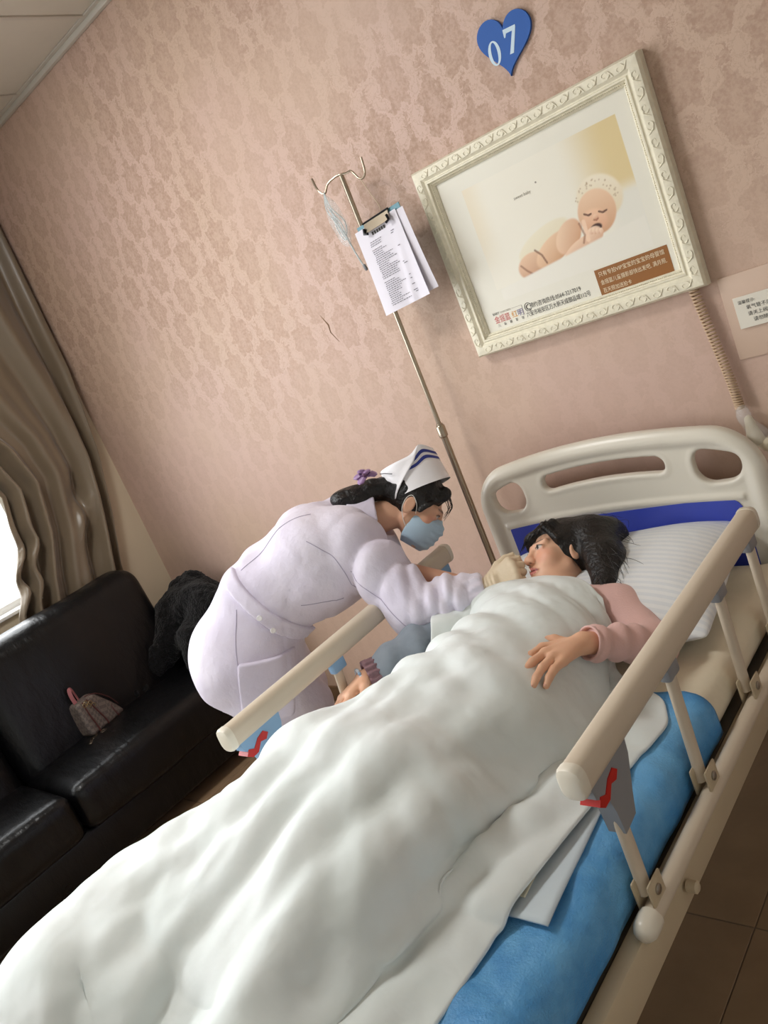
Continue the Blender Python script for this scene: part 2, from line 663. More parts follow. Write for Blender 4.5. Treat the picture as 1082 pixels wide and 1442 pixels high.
win = struct(bpy.data.objects.new('window_1', None))
win.location = (XL - 0.1, WY0, WZ0)
COL.objects.link(win)
wf = MB()
wf.box((XL - 0.13, WY0, WZ0), (XL - 0.07, WY1, WZ0 + 0.05), 0.004)
wf.box((XL - 0.13, WY0, WZ1 - 0.05), (XL - 0.07, WY1, WZ1), 0.004)
ny = 4
for k in range(ny + 1):
    y = WY0 + (WY1 - WY0) * k / ny
    y = min(max(y, WY0 + 0.025), WY1 - 0.025)
    wf.box((XL - 0.13, y - 0.025, WZ0), (XL - 0.07, y + 0.025, WZ1), 0.004)
wf.build('window_frame', M_WHITEFRAME, win)
for k in range(ny):
    a = WY0 + (WY1 - WY0) * k / ny + 0.025
    b = WY0 + (WY1 - WY0) * (k + 1) / ny - 0.025
    MB().box((XL - 0.103, a, WZ0 + 0.05), (XL - 0.097, b, WZ1 - 0.05)).build('pane', M_GLASS, win)
MB().box((XL - 0.2, WY0, WZ0 - 0.0), (XL + 0.02, WY1, WZ0 + 0.018), 0.004).build('window_sill', M_WHITEFRAME, win)

# shallow service panel on the back wall, right of the picture
M_PANEL = mat('service_panel_paint', (199, 172, 152), 0.6, bump=0.08, bscale=250)
MB().box((0.36, -0.006, 1.195), (1.6, 0.0, 1.422), 0.003).build('trim_2', M_PANEL)
struct(bpy.data.objects['trim_2'])

# ------------------------------------------------------------------ curtain
def curtain():
    nu, nv = 220, 90
    ztop, zbot = 2.98, 0.55
    V = np.zeros((nv + 1, nu + 1, 3))
    zz = np.array([3.0, 2.0, 1.56, 1.25, 0.97, 0.5]); yr_ = np.array([-0.015, -0.03, -0.09, -0.17, -0.26, -0.29])
    zl = np.array([3.0, 2.3, 1.9, 1.74, 1.55, 1.3, 1.2, 1.08, 0.95, 0.5]); yl_ = np.array([-1.75, -1.20, -0.86, -0.72, -0.655, -0.71, -0.76, -0.82, -0.86, -0.88])
    for i in range(nv + 1):
        z = ztop + (zbot - ztop) * i / nv
        yr = np.interp(-z, -zz, yr_); yl = np.interp(-z, -zl, yl_)
        t = np.linspace(0, 1, nu + 1)
        # folds crowd towards the gathered side lower down
        g = np.clip((2.2 - z) / 1.1, 0, 1)
        tt = t ** (1.0 + 0.0 * g)
        y = yr + (yl - yr) * tt
        ph = 2 * math.pi * (5.5 * t + 0.45 * np.sin(5 * t + 1.1) + 0.10 * math.sin(2.3 * z))
        amp = 0.030 + 0.012 * np.sin(9 * t + 1.0) + 0.010 * g
        x = amp * np.sin(ph) + 0.008 * np.sin(2.3 * ph + 3.1 * z)
        # a soft sagging pleat near the right edge, and crumple at the tuck
        sag = np.exp(-((t - 0.28) / 0.10) ** 2) * np.exp(-((z - 1.33) / 0.16) ** 2)
        x += 0.045 * sag * np.sin(3.0 * (z * 6 + 4 * t))
        crm = np.exp(-((t - 0.92) / 0.12) ** 2) * np.exp(-((z - 1.17) / 0.17) ** 2)
        x += crm * (0.035 * np.sin(38 * z + 12 * t) + 0.03)
        y = y + crm * 0.03 * np.sin(30 * z)
        edge = np.exp(-(t / 0.03) ** 2)
        x = x * (1 - 0.6 * edge)
        V[i, :, 0] = np.clip(-2.835 + x, -2.893, -2.775)
        V[i, :, 1] = y
        V[i, :, 2] = z
    idx = np.arange((nv + 1) * (nu + 1)).reshape(nv + 1, nu + 1)
    Q = np.stack([idx[:-1, :-1], idx[1:, :-1], idx[1:, 1:], idx[:-1, 1:]], -1).reshape(-1, 4)
    me = np_mesh('curtain', V.reshape(-1, 3), Q)
    g = NG('taupe_satin')
    g.b.inputs['Base Color'].default_value = rgb(118, 103, 83)
    g.b.inputs['Roughness'].default_value = 0.36
    g.b.inputs['Specular IOR Level'].default_value = 0.7
    g.b.inputs['Sheen Weight'].default_value = 0.25
    g.b.inputs['Anisotropic'].default_value = 0.4
    g.bump(g.noise(g.mapping(g.coord(), (1, 30, 1)), 12.0, 3.0), 0.12, 0.004)
    o = link_mesh('curtain', me, g.m)
    md = o.modifiers.new('thickness', 'SOLIDIFY')
    md.thickness = 0.0025
    tag(o, 'taupe satin curtain hanging in folds at the window behind the sofa', 'curtain')
curtain()
rod = MB().sweep([(-2.84, -0.02, 3.0), (-2.84, -3.8, 3.0)], 0.014, 12)
tag(rod.build('curtain_rod', mat('rod_metal', (150, 140, 125), 0.35, 0.8)), 'metal curtain rod above the window near the ceiling', 'curtain rod')

# ------------------------------------------------------------------ heart sign with the bed number
M_BLUE = mat('sign_blue', (24, 88, 172), 0.6)
M_SIGNTXT = mat('sign_pale_digits', (200, 222, 236), 0.5)
hs = thing('heart_sign', (0.006, -0.006, 2.2), 'blue heart-shaped bed number plate reading 07 on the wall', 'sign')
hp = []
for k in range(72):
    t = 2 * math.pi * k / 72
    hp.append((16 * math.sin(t) ** 3, 13 * math.cos(t) - 5 * math.cos(2 * t) - 2 * math.cos(3 * t) - math.cos(4 * t)))
tilt = math.radians(-10)
def hrot(a, b, t):
    a, b = a * 0.0052, (b + 2.5) * 0.0052
    return (0.008 + a * math.cos(tilt) - b * math.sin(tilt), t, 2.198 + a * math.sin(tilt) + b * math.cos(tilt))
MB().prism(hp, hrot, -0.009, 0.0).build('plate', M_BLUE, hs)
def serif0():
    out, inn = [], []
    for k in range(32):
        t = 2 * math.pi * k / 32
        out.append((0.0190 * math.cos(t), 0.031 * math.sin(t)))
        inn.append((0.0095 * math.cos(t), 0.027 * math.sin(t)))
    return out, inn
def dig(a, b, cx, cz):
    return (cx + a * math.cos(tilt * 0.6) - b * math.sin(tilt * 0.6), cz + a * math.sin(tilt * 0.6) + b * math.cos(tilt * 0.6))
o_, i_ = serif0()
V, Fc = [], []
for (a, b) in o_ + i_:
    q = dig(a, b, -0.029, 2.196)
    V.append((q[0], -0.0096, q[1]))
for k in range(32):
    l = (k + 1) % 32
    Fc.append((k, l, 32 + l, 32 + k))
MB().add(V, Fc).build('digit_zero', M_SIGNTXT, hs, smooth=0)
sv = [(-0.0185, 0.031), (0.0205, 0.031), (0.0205, 0.026), (-0.0005, -0.032), (-0.0125, -0.032), (0.0085, 0.020), (-0.0105, 0.020), (-0.0150, 0.011), (-0.0185, 0.011)]
MB().prism(sv, lambda a, b, t: (dig(a, b, 0.029, 2.203)[0], t, dig(a, b, 0.029, 2.203)[1]), -0.0098, -0.0088).build('digit_seven', M_SIGNTXT, hs, smooth=0)

# ------------------------------------------------------------------ small wall notice
M_NOTICE = mat('notice_card', (226, 220, 206), 0.5)
M_INK = mat('dark_print', (58, 54, 50), 0.7)
nl_ = thing('wall_notice', (0.46, -0.012, 1.28), 'small white printed notice card on the wall right of the picture', 'notice')
MB().box((0.388, -0.0145, 1.278), (0.545, -0.0122, 1.362), 0.0006, seg=1).build('card', M_NOTICE, nl_)
for k, (tx, sz, ox) in enumerate((('温馨提示:', 0.0105, 0.0), ('氧气管不用时', 0.0125, 0.018), ('请关上阀门,', 0.0125, 0.018), ('请勿随意拉扯', 0.0125, 0.028))):
    text_obj('lettering', tx, sz, M_INK, nl_, (0.398 + ox, -0.0145, 1.343 - k * 0.0172))

# ------------------------------------------------------------------ framed baby portrait poster
FX0, FX1, FZ0, FZ1 = -0.413, 0.345, 1.418, 2.021
M_FRAME = mat('ivory_carved_frame', (238, 231, 208), 0.42, bump=0.25, bscale=90, bdist=0.003, var=0.10, vscale=60)
pf = thing('picture_frame', (-0.03, 0, FZ0), 'ivory carved picture frame with a sleeping baby portrait poster on the wall', 'picture')
fw = 0.062
prof = [(0.0, -0.001), (0.0, -0.030), (0.006, -0.040), (0.016, -0.0415), (0.030, -0.0405), (0.038, -0.034), (0.041, -0.034), (0.044, -0.037), (0.048, -0.037), (0.051, -0.030), (0.058, -0.026), (fw, -0.020), (fw, -0.001)]
cx_, cz_ = (FX0 + FX1) / 2, (FZ0 + FZ1) / 2
hw_, hh_ = (FX1 - FX0) / 2, (FZ1 - FZ0) / 2
# four mitred mouldings
cs4 = [(-1, -1), (1, -1), (1, 1), (-1, 1)]
for s in range(4):
    A, B = cs4[s], cs4[(s + 1) % 4]
    V, Fc = [], []
    for (sx, sz) in (A, B):
        for (ins, y) in prof:
            V.append((cx_ + sx * (hw_ - ins), y, cz_ + sz * (hh_ - ins)))
    n = len(prof)
    for k in range(n - 1):
        Fc.append((k, k + 1, n + k + 1, n + k))
    MB().add(V, Fc).build('moulding', M_FRAME, pf, smooth=30)
# carved scrolls, each a little spiral with a leaf
def scroll_mesh():
    mb = MB()
    pts = []
    for k in range(19):
        t = k / 18
        a = 0.5 + t * 4.4
        r = 0.0105 * (1 - 0.78 * t)
        pts.append((r * math.cos(a) - 0.004, 0, r * math.sin(a)))
    mb.sweep(pts, [0.0022 - 0.0010 * k / 18 for k in range(19)], 5)
    mb.sweep([(0.002, 0, 0.009), (0.010, 0.0, 0.006), (0.017, 0, -0.004), (0.020, 0, -0.010)], [0.0012, 0.0028, 0.0022, 0.0006], 5)
    mb.sweep([(0.004, 0, -0.009), (0.010, 0.0, -0.004), (0.014, 0, 0.007)], [0.001, 0.0024, 0.0006], 5)
    me = mb.mesh('scroll_ornament')
    auto_smooth(me, 60)
    me.materials.append(M_FRAME)
    return me
sme = scroll_mesh()
def scrolls(x0, z0, x1, z1, n, ang):
    for k in range(n):
        t = (k + 0.5) / n
        o = bpy.data.objects.new('scroll_ornament', sme)
        COL.objects.link(o)
        adopt(o, pf)
        o.location = (x0 + (x1 - x0) * t, -0.0412, z0 + (z1 - z0) * t)
        o.rotation_euler = (0, ang, 0)
        o.scale = (1, 1, 1 if k % 2 else -1)
ins = 0.020
scrolls(FX0 + .03, FZ1 - ins, FX1 - .03, FZ1 - ins, 17, 0)
scrolls(FX0 + .03, FZ0 + ins, FX1 - .03, FZ0 + ins, 17, 0)
scrolls(FX0 + ins, FZ0 + .03, FX0 + ins, FZ1 - .03, 13, math.pi / 2)
scrolls(FX1 - ins, FZ0 + .03, FX1 - ins, FZ1 - .03, 13, math.pi / 2)
# beaded inner lip
bd_ = MB()
def bead(x, z):
    r = 0.0026
    bd_.add([(x - r, -0.0275, z), (x, -0.0275, z - r), (x + r, -0.0275, z), (x, -0.0275, z + r), (x, -0.0315, z)], [(0, 1, 4), (1, 2, 4), (2, 3, 4), (3, 0, 4)])
bi = 0.0555
for k in range(118):
    x = FX0 + bi + (FX1 - FX0 - 2 * bi) * k / 117
    bead(x, FZ0 + bi); bead(x, FZ1 - bi)
for k in range(88):
    z = FZ0 + bi + (FZ1 - FZ0 - 2 * bi) * k / 87
    bead(FX0 + bi, z); bead(FX1 - bi, z)
tag(bd_.build('beading', M_FRAME, pf), kind='stuff')

# the printed poster, painted point by point as print colours
def poster():
    x0, x1, z0, z1 = FX0 + 0.055, FX1 - 0.055, FZ0 + 0.055, FZ1 - 0.055
    nx, nz = 300, 230
    X, Z = np.meshgrid(np.linspace(x0, x1, nx), np.linspace(z0, z1, nz))
    P = np.stack([X.ravel(), Z.ravel()], 1)
    def L(*c): return np.array([lin(v) for v in c])
    col = np.tile(L(232, 228, 214), (len(P), 1))
    def over(m, c):
        nonlocal col
        m = np.clip(m, 0, 1)[:, None]
        c = np.asarray(c)
        col = col * (1 - m) + c * m
    def sstep(a, b, v): 
        t = np.clip((v - a) / (b - a), 0, 1); return t * t * (3 - 2 * t)
    x, z = P[:, 0], P[:, 1]
    # the photo area with warm side tints
    inpic = ((x > -0.272) & (x < 0.238) & (z > 1.60) & (z < 1.912)).astype(float)
    over(inpic, L(236, 231, 216))
    over(inpic * sstep(0.04, 0.2, x) * sstep(1.71, 1.76, z) * 0.95, L(222, 200, 148))
    over(inpic * sstep(-0.19, -0.27, x) * sstep(1.62, 1.8, z) * 0.5, L(230, 212, 176))
    over(inpic * sstep(0.13, 0.18, x) * (1 - sstep(1.715, 1.735, z)) * 0.6, L(226, 224, 214))
    def ell(cx, cz, rx, rz, ang=0.0, soft=0.18):
        c, s = math.cos(ang), math.sin(ang)
        u = ((x - cx) * c + (z - cz) * s) / rx; v = (-(x - cx) * s + (z - cz) * c) / rz
        r = np.sqrt(u * u + v * v)
        return 1 - sstep(1 - soft, 1 + soft * 0.3, r), u, v
    def blob(cx, cz, rx, rz, ang, c1, c2, soft=0.12, dirn=(-0.3, 0.9), k=1.0):
        m, u, v = ell(cx, cz, rx, rz, ang, soft)
        t = np.clip(0.5 + 0.5 * (u * dirn[0] + v * dirn[1]), 0, 1)[:, None]
        over(m * k, L(*c2) * (1 - t) + L(*c1) * t)
    def stroke(pts, w, c, k=1.0):
        d = np.full(len(P), 9.0)
        for a, b in zip(pts[:-1], pts[1:]):
            a = np.array(a); b = np.array(b); ba = b - a
            h = np.clip(((P - a) @ ba) / (ba @ ba), 0, 1)
            d = np.minimum(d, np.sqrt(((P - a - h[:, None] * ba) ** 2).sum(1)))
        over((1 - sstep(w * 0.5, w, d)) * k, L(*c))
    # knitted shawl behind the back
    blob(-0.07, 1.685, 0.10, 0.035, 0.30, (236, 228, 204), (226, 214, 186))
    # bottom, back, shoulder, arm
    blob(-0.125, 1.628, 0.055, 0.040, 0.10, (232, 196, 164), (186, 136, 104))
    blob(-0.045, 1.650, 0.075, 0.036, 0.42, (236, 202, 168), (200, 150, 112))
    blob(0.010, 1.668, 0.055, 0.036, 0.75, (238, 206, 176), (206, 156, 120))
    stroke([(-0.105, 1.668), (-0.088, 1.648), (-0.080, 1.622)], 0.004, (120, 76, 54), 0.8)
    stroke([(-0.165, 1.640), (-0.150, 1.620), (-0.135, 1.606)], 0.004, (140, 92, 66), 0.7)
    # knitted bonnet, head, face
    blob(0.132, 1.735, 0.070, 0.062, -0.4, (240, 230, 208), (226, 208, 176))
    blob(0.112, 1.702, 0.058, 0.062, -0.30, (238, 204, 172), (206, 156, 120), 0.08)
    blob(0.100, 1.682, 0.040, 0.034, -0.30, (240, 200, 168), (214, 160, 126), 0.3)
    blob(0.104, 1.690, 0.010, 0.008, 0, (246, 212, 182), (206, 146, 112), 0.4)
    stroke([(0.075, 1.708), (0.086, 1.701), (0.094, 1.702)], 0.0035, (104, 70, 54))
    stroke([(0.118, 1.700), (0.128, 1.694), (0.140, 1.696)], 0.0035, (104, 70, 54))
    stroke([(0.097, 1.684), (0.104, 1.681), (0.110, 1.684)], 0.003, (150, 90, 66), 0.8)
    blob(0.096, 1.662, 0.020, 0.012, 0.1, (70, 38, 30), (52, 28, 24), 0.2)
    # arm under the chin, fist at the mouth
    blob(0.035, 1.628, 0.062, 0.022, 0.30, (240, 208, 180), (208, 160, 128))
    blob(0.085, 1.645, 0.028, 0.024, 0.30, (242, 212, 186), (214, 168, 138))
    for k in range(4):
        blob(0.078 + 0.010 * k, 1.658 - 0.003 * k, 0.0065, 0.009, 0.2, (248, 222, 196), (216, 168, 138))
    stroke([(0.064, 1.640), (0.066, 1.690)], 0.008, (240, 206, 178))
    stroke([(0.052, 1.690), (0.058, 1.655), (0.048, 1.636)], 0.004, (150, 100, 74), 0.7)
    # knit holes of bonnet
    for k in range(34):
        a = rng.uniform(0.1, 2.7); r = rng.uniform(0.86, 1.10)
        blob(0.120 + 0.062 * r * math.cos(a), 1.712 + 0.068 * r * math.sin(a), 0.0028, 0.0028, 0, (178, 152, 116), (178, 152, 116), 0.5, k=0.6)
    # blanket covering the lower edge
    m = 1 - sstep(1.606 + 0.03 * (x + 0.16) / 0.3 - 0.004, 1.606 + 0.03 * (x + 0.16) / 0.3 + 0.004, z)
    over(m * (z > 1.56) * (x > -0.26) * (x < 0.235), L(234, 230, 218))
    V = np.stack([P[:, 0], np.full(len(P), -0.0165), P[:, 1]], 1)
    idx = np.arange(nx * nz).reshape(nz, nx)
    Q = np.stack([idx[:-1, :-1], idx[:-1, 1:], idx[1:, 1:], idx[1:, :-1]], -1).reshape(-1, 4)
    me = np_mesh('poster_print', V, Q)
    a = me.attributes.new('tint', 'FLOAT_COLOR', 'POINT')
    a.data.foreach_set('color', np.concatenate([col, np.ones((len(col), 1))], 1).astype(np.float32).ravel())
    return me
M_PRINT = mat('poster_paper', (255, 255, 255), 0.30, attr='tint')
pr_o = link_mesh('poster_print', poster(), M_PRINT, pf)
pr_o['label'] = 'printed portrait of a sleeping baby in a knitted bonnet'
MB().box((FX0 + 0.05, -0.0155, FZ0 + 0.05), (FX1 - 0.05, -0.002, FZ1 - 0.05)).build('backing_board', M_FRAME, pf)
M_BROWN = mat('brown_print', (146, 92, 36), 0.4)
M_CREAMTXT = mat('cream_print', (240, 222, 188), 0.5)
M_RED = mat('red_print', (206, 92, 92), 0.5)
M_GREY = mat('grey_print', (150, 142, 128), 0.5)
M_ORANGE = mat('orange_print', (222, 160, 70), 0.5)
M_VIOLET = mat('violet_print', (120, 110, 150), 0.5)
MB().box((0.050, -0.0172, 1.474), (0.268, -0.0166, 1.553)).build('caption_block', M_BROWN, pf)
for k, tx in enumerate(('只有专拍VIP宝宝的宝宝的母婴馆', '金摇篮儿童摄影部快出发吧, 满月照,', '百天照加送拍卡')):
    text_obj('lettering', tx, 0.0150, M_CREAMTXT, pf, (0.059, -0.0173, 1.5325 - k * 0.0235), squash=0.92 if k == 0 else 0.84)
text_obj('lettering', '预约咨询热线:0564-3217019', 0.0178, M_INK, pf, (-0.183, -0.0168, 1.5135), squash=0.83)
text_obj('lettering', '六安市裕安区万大新天成御品城112号', 0.0178, M_INK, pf, (-0.203, -0.0168, 1.4915), squash=0.76)
ph = MB()
ph.sweep([(-0.189 + 0.0115 * math.cos(a), -0.0170, 1.5195 + 0.0125 * math.sin(a)) for a in np.linspace(0.7, 5.6, 24)], 0.0009, 6)
ph.sweep(spline([(-0.1855, -0.0172, 1.5265), (-0.1935, -0.0172, 1.5235), (-0.1935, -0.0172, 1.5145), (-0.1855, -0.0172, 1.5115)], 5), [0.0022] + [0.0014] * 14 + [0.0022], 6)
ph.build('telephone_symbol', M_INK, pf)
text_obj('lettering', 'BABY', 0.0105, M_INK, pf, (-0.318, -0.0168, 1.5285))
text_obj('lettering', 'CHAOREN', 0.0085, M_GREY, pf, (-0.289, -0.0168, 1.5290))
text_obj('lettering', '金摇篮', 0.0250, M_RED, pf, (-0.318, -0.0168, 1.5035), squash=0.80)
text_obj('lettering', '红', 0.0230, M_ORANGE, pf, (-0.253, -0.0168, 1.5040))
text_obj('lettering', '明', 0.0230, M_VIOLET, pf, (-0.231, -0.0168, 1.5040))
for k, ch in enumerate('儿童摄影馆'):
    text_obj('lettering', ch, 0.0100, M_INK, pf, (-0.312 + k * 0.0225, -0.0168, 1.4905))
lg = MB()
lg.box((-0.245, -0.0172, 1.5318), (-0.209, -0.0166, 1.5326)); lg.box((-0.2095, -0.0172, 1.500), (-0.2087, -0.0166, 1.5326))
lg.build('logo_outline', M_GREY, pf, smooth=0)
text_obj('lettering', 'sweet baby', 0.013, M_GREY, pf, (-0.115, -0.0168, 1.822))
MB().lathe((-0.033, -0.0164, 1.842), (0, -1, 0), [(0.0028, 0), (0.0028, 0.0006)], 12).build('logo_dot', M_GREY, pf)

# ================================================================== THE BED
XC = -0.088
M_ABS = mat('cream_white_plastic', (226, 220, 206), 0.32, bump=0.02, bscale=30)
M_BLUEPANEL = mat('blue_inlay', (62, 78, 184), 0.35)
M_STEEL = mat('beige_painted_steel', (196, 180, 152), 0.38, var=0.05)
M_RAIL = mat('warm_white_rail', (206, 192, 172), 0.42)
M_RAILCAP = mat('rail_end_cap', (222, 214, 198), 0.35)
M_GREYPLAST = mat('grey_plastic', (138, 140, 144), 0.4)
M_BACKLITPLAST = mat('backlit_plastic', (132, 170, 206), 0.4)  # far rail's brackets: backlight painted in as a pale blue copy of the grey
M_LATCH = mat('red_latch', (190, 34, 30), 0.35)
M_BOLT = mat('steel_bolt', (176, 172, 164), 0.3, 0.9)
M_UNDER = mat('dark_steel', (92, 86, 78), 0.5, 0.3)

bed = thing('hospital_bed', (XC, -1.1, 0), 'white hospital bed with blue-panelled headboard and raised side rails', 'bed')

def headboard(P):
    x = P[:, 0] - XC
    y = P[:, 1] + 0.105
    z = P[:, 2]
    # 2D outline: arched top, straight sides
    top = 1.088 - 0.052 * (x / 0.465) ** 2
    R = 0.12
    ax = np.abs(x) - (0.472 - R)
    bz = z - (top - R)
    out = np.sqrt(np.maximum(ax, 0) ** 2 + np.maximum(bz, 0) ** 2) + np.minimum(np.maximum(ax, bz), 0) - R
    out = np.maximum(out, 0.42 - z)
    def ell2(cx, cz, rx, rz):
        u = (x - cx) / rx; v = (z - cz) / rz
        return (np.sqrt(u * u + v * v) - 1) * min(rx, rz)
    def slot(cx, cz, hx, hz, r, bend=0.0):
        a = np.abs(x - cx) - (hx - r); b = np.abs(z - cz + bend * (x - cx) ** 2) - (hz - r)
        return np.sqrt(np.maximum(a, 0) ** 2 + np.maximum(b, 0) ** 2) + np.minimum(np.maximum(a, b), 0) - r
    h1 = slot(0, 0.992, 0.208, 0.028, 0.026, 0.35)
    hl = slot(-0.352, 0.955, 0.066, 0.058, 0.050, 0.0)
    hr = slot(0.352, 0.955, 0.066, 0.058, 0.050, 0.0)
    # holes follow the falling shoulder of the board
    hl = smax(hl, (z - 1.005 - 0.35 * (x + 0.33)) * 0.9, 0.02)
    hr = smax(hr, (z - 1.005 + 0.35 * (x - 0.33)) * 0.9, 0.02)
    holes = np.minimum(h1, np.minimum(hl, hr))
    plate = smax(out, np.abs(y) - 0.014, 0.010)
    rim = np.sqrt(np.maximum(out + 0.026, 0) ** 2 + y ** 2) - 0.026
    rim = np.sqrt((out + 0.026) ** 2 + (y * 0.95) ** 2) - 0.027
    d = smin(plate, rim, 0.012)
    ridge = np.sqrt((z - 0.868 + 0.02 * (x / 0.4) ** 2) ** 2 + (y + 0.010) ** 2) - 0.011
    ridge = np.maximum(ridge, np.abs(x) - 0.40)
    d = smin(d, ridge, 0.008)
    lip = np.sqrt(holes ** 2 + y ** 2) - 0.017
    d = smin(d, lip, 0.010)
    d = smax(d, -(holes + 0.002), 0.012)
    return d
hb = sdf_obj('headboard', headboard, (XC - 0.52, -0.16, 0.38), (XC + 0.52, -0.05, 1.14), 0.0045, M_ABS, bed, it=2)
pts = []
W_, T_, Bz, r_ = 0.388, 0.852, 0.50, 0.028
pan = [(-W_, Bz), (W_, Bz)]
for a in np.linspace(0, math.pi / 2, 6):
    pan.append((W_ - 0.045 + 0.045 * math.cos(a), T_ - 0.045 + 0.045 * math.sin(a)))
for a in np.linspace(math.pi / 2, math.pi, 6):
    pan.append((-W_ + 0.020 + 0.020 * math.cos(a), T_ - 0.020 + 0.020 * math.sin(a)))
MB().prism(pan, lambda a, b, t: (XC + a, t, b), -0.1225, -0.1175).build('blue_panel', M_BLUEPANEL, hb)

# deck frame
for sx in (-1, 1):
    x = XC + sx * 0.487
    MB().box((x - 0.018, -2.06, 0.475), (x + 0.018, -0.14, 0.560), 0.006).build('side_beam', M_STEEL, bed)
for y in (-2.05, -1.55, -1.05, -0.55, -0.16):
    MB().box((XC - 0.47, y - 0.02, 0.49), (XC + 0.47, y + 0.02, 0.54), 0.004).build('cross_beam', M_STEEL, bed)
MB().box((XC - 0.465, -2.06, 0.540), (XC + 0.465, -0.14, 0.552), 0.003).build('deck', M_UNDER, bed)
for sx in (-1, 1):
    for y in (-1.92, -0.30):
        lg_ = MB().box((XC + sx * 0.42 - 0.02, y - 0.02, 0.07), (XC + sx * 0.42 + 0.02, y + 0.02, 0.50), 0.005).build('leg', M_STEEL, bed)
        cw = MB().lathe((XC + sx * 0.42 - 0.014, y, 0.05), (1, 0, 0), [(0.02, 0), (0.048, 0.002), (0.05, 0.008), (0.05, 0.02), (0.048, 0.026), (0.02, 0.028)], 24)
        cw.box((XC + sx * 0.42 - 0.019, y - 0.018, 0.05), (XC + sx * 0.42 - 0.016, y + 0.018, 0.11))
        cw.box((XC + sx * 0.42 + 0.016, y - 0.018, 0.05), (XC + sx * 0.42 + 0.019, y + 0.018, 0.11))
        cw.build('caster', M_UNDER, lg_)

RY0, RY1, RZ = -1.362, -0.355, 0.885
def side_rail(sx):
    x = XC + sx * 0.487
    near = sx > 0
    xo = x + sx * 0.018
    a = np.linspace(0, 2 * math.pi, 25)[:-1]
    prof = []
    for t in a:   # squarish round tube
        c, s = math.cos(t), math.sin(t)
        k = 1.0 / (abs(c) ** 3.2 + abs(s) ** 3.2) ** (1 / 3.2)
        prof.append((c * k * 0.78, s * k))
    rail = MB().sweep([(x, RY0 + 0.012, RZ), (x, RY1 - 0.012, RZ)], 0.030, profile=prof, up=(0, 0, 1)).build('side_rail', M_RAIL, bed)
    rail['label'] = 'near side rail beside the blue pad' if near else 'far side rail in front of the nurse'
    for y, s in ((RY0, 1), (RY1, -1)):
        MB().sweep([(x, y + s * 0.018, RZ), (x, y + s * 0.004, RZ), (x, y - s * 0.001, RZ), (x, y - s * 0.004, RZ)], [0.0315, 0.0315, 0.029, 0.022], profile=prof, up=(0, 0, 1)).build('end_cap', M_RAILCAP, rail)
    m_br = M_GREYPLAST if near else M_BACKLITPLAST
    for k, (yt, yb) in enumerate(((-1.272, -1.288), (-0.955, -0.985), (-0.645, -0.672), (-0.405, -0.428))):
        zt = RZ - 0.02
        pr4 = [(-1, -.62), (1, -.62), (1, .62), (-1, .62)]
        MB().sweep([(x, yt, zt), (x + sx * 0.008, yb, 0.600)], 0.0155, profile=[(0.62 * math.cos(t) * 1.15, math.sin(t)) for t in a], up=(0, 1, 0)).build('post', M_RAIL, rail)
        # pivot clamp on the lower tube
        pv = MB()
        pv.box((xo - 0.020, yb - 0.026, 0.578), (xo - 0.014, yb + 0.026, 0.635), 0.004)
        pv.box((xo + 0.010, yb - 0.026, 0.572), (xo + 0.016, yb + 0.026, 0.635), 0.004)
        pv.build('pivot_clamp', M_STEEL, rail)
        MB().lathe((xo + sx * 0.013, yb, 0.612), (sx, 0, 0), [(0.0095, 0), (0.0095, 0.006), (0.006, 0.008)], 12).build('bolt', M_BOLT, rail)
        if k in (1, 2, 3):
            kn = MB().box((x - 0.013, yt - 0.026, RZ - 0.062), (x + 0.013, yt + 0.026, RZ - 0.022), 0.006)
            kn.build('knuckle', m_br, rail)
    # release housing at the foot end with its red latch
    hp_ = [(-1.338, 0.862), (-1.200, 0.862), (-1.205, 0.832), (-1.232, 0.772), (-1.246, 0.736), (-1.292, 0.730), (-1.296, 0.780), (-1.304, 0.812), (-1.335, 0.836)]
    MB().prism(hp_, lambda p, q, t: (x + t, p, q), -0.017, 0.017).build('release_housing', m_br, rail)
    lt = [(-1.336, 0.822), (-1.324, 0.834), (-1.308, 0.826), (-1.288, 0.842), (-1.266, 0.848), (-1.254, 0.836), (-1.266, 0.824), (-1.284, 0.829), (-1.302, 0.811), (-1.322, 0.810)]
    off = 0.019
    MB().prism(lt, lambda p, q, t: (x + t, p, q), -off, off).build('latch', M_LATCH, rail)
    # lower tube
    lo_ = MB().sweep([(xo + sx * 0.006, -1.335, 0.577), (xo + sx * 0.006, -0.33, 0.577)], 0.0175, 16).build('lower_tube', M_RAIL, rail)
    ec = MB().lathe((xo + sx * 0.006, -1.318, 0.577), (0, -1, 0), [(0.0215, 0), (0.0225, 0.012), (0.0215, 0.032), (0.016, 0.044), (0.006, 0.049)], 18)
    ec.build('tube_cap', M_RAILCAP, rail)
    MB().lathe((xo + sx * 0.006, -1.185, 0.520), (sx, 0, 0), [(0.012, 0), (0.012, 0.018), (0.008, 0.021)], 12).build('knob', M_STEEL, rail)
side_rail(1)
side_rail(-1)

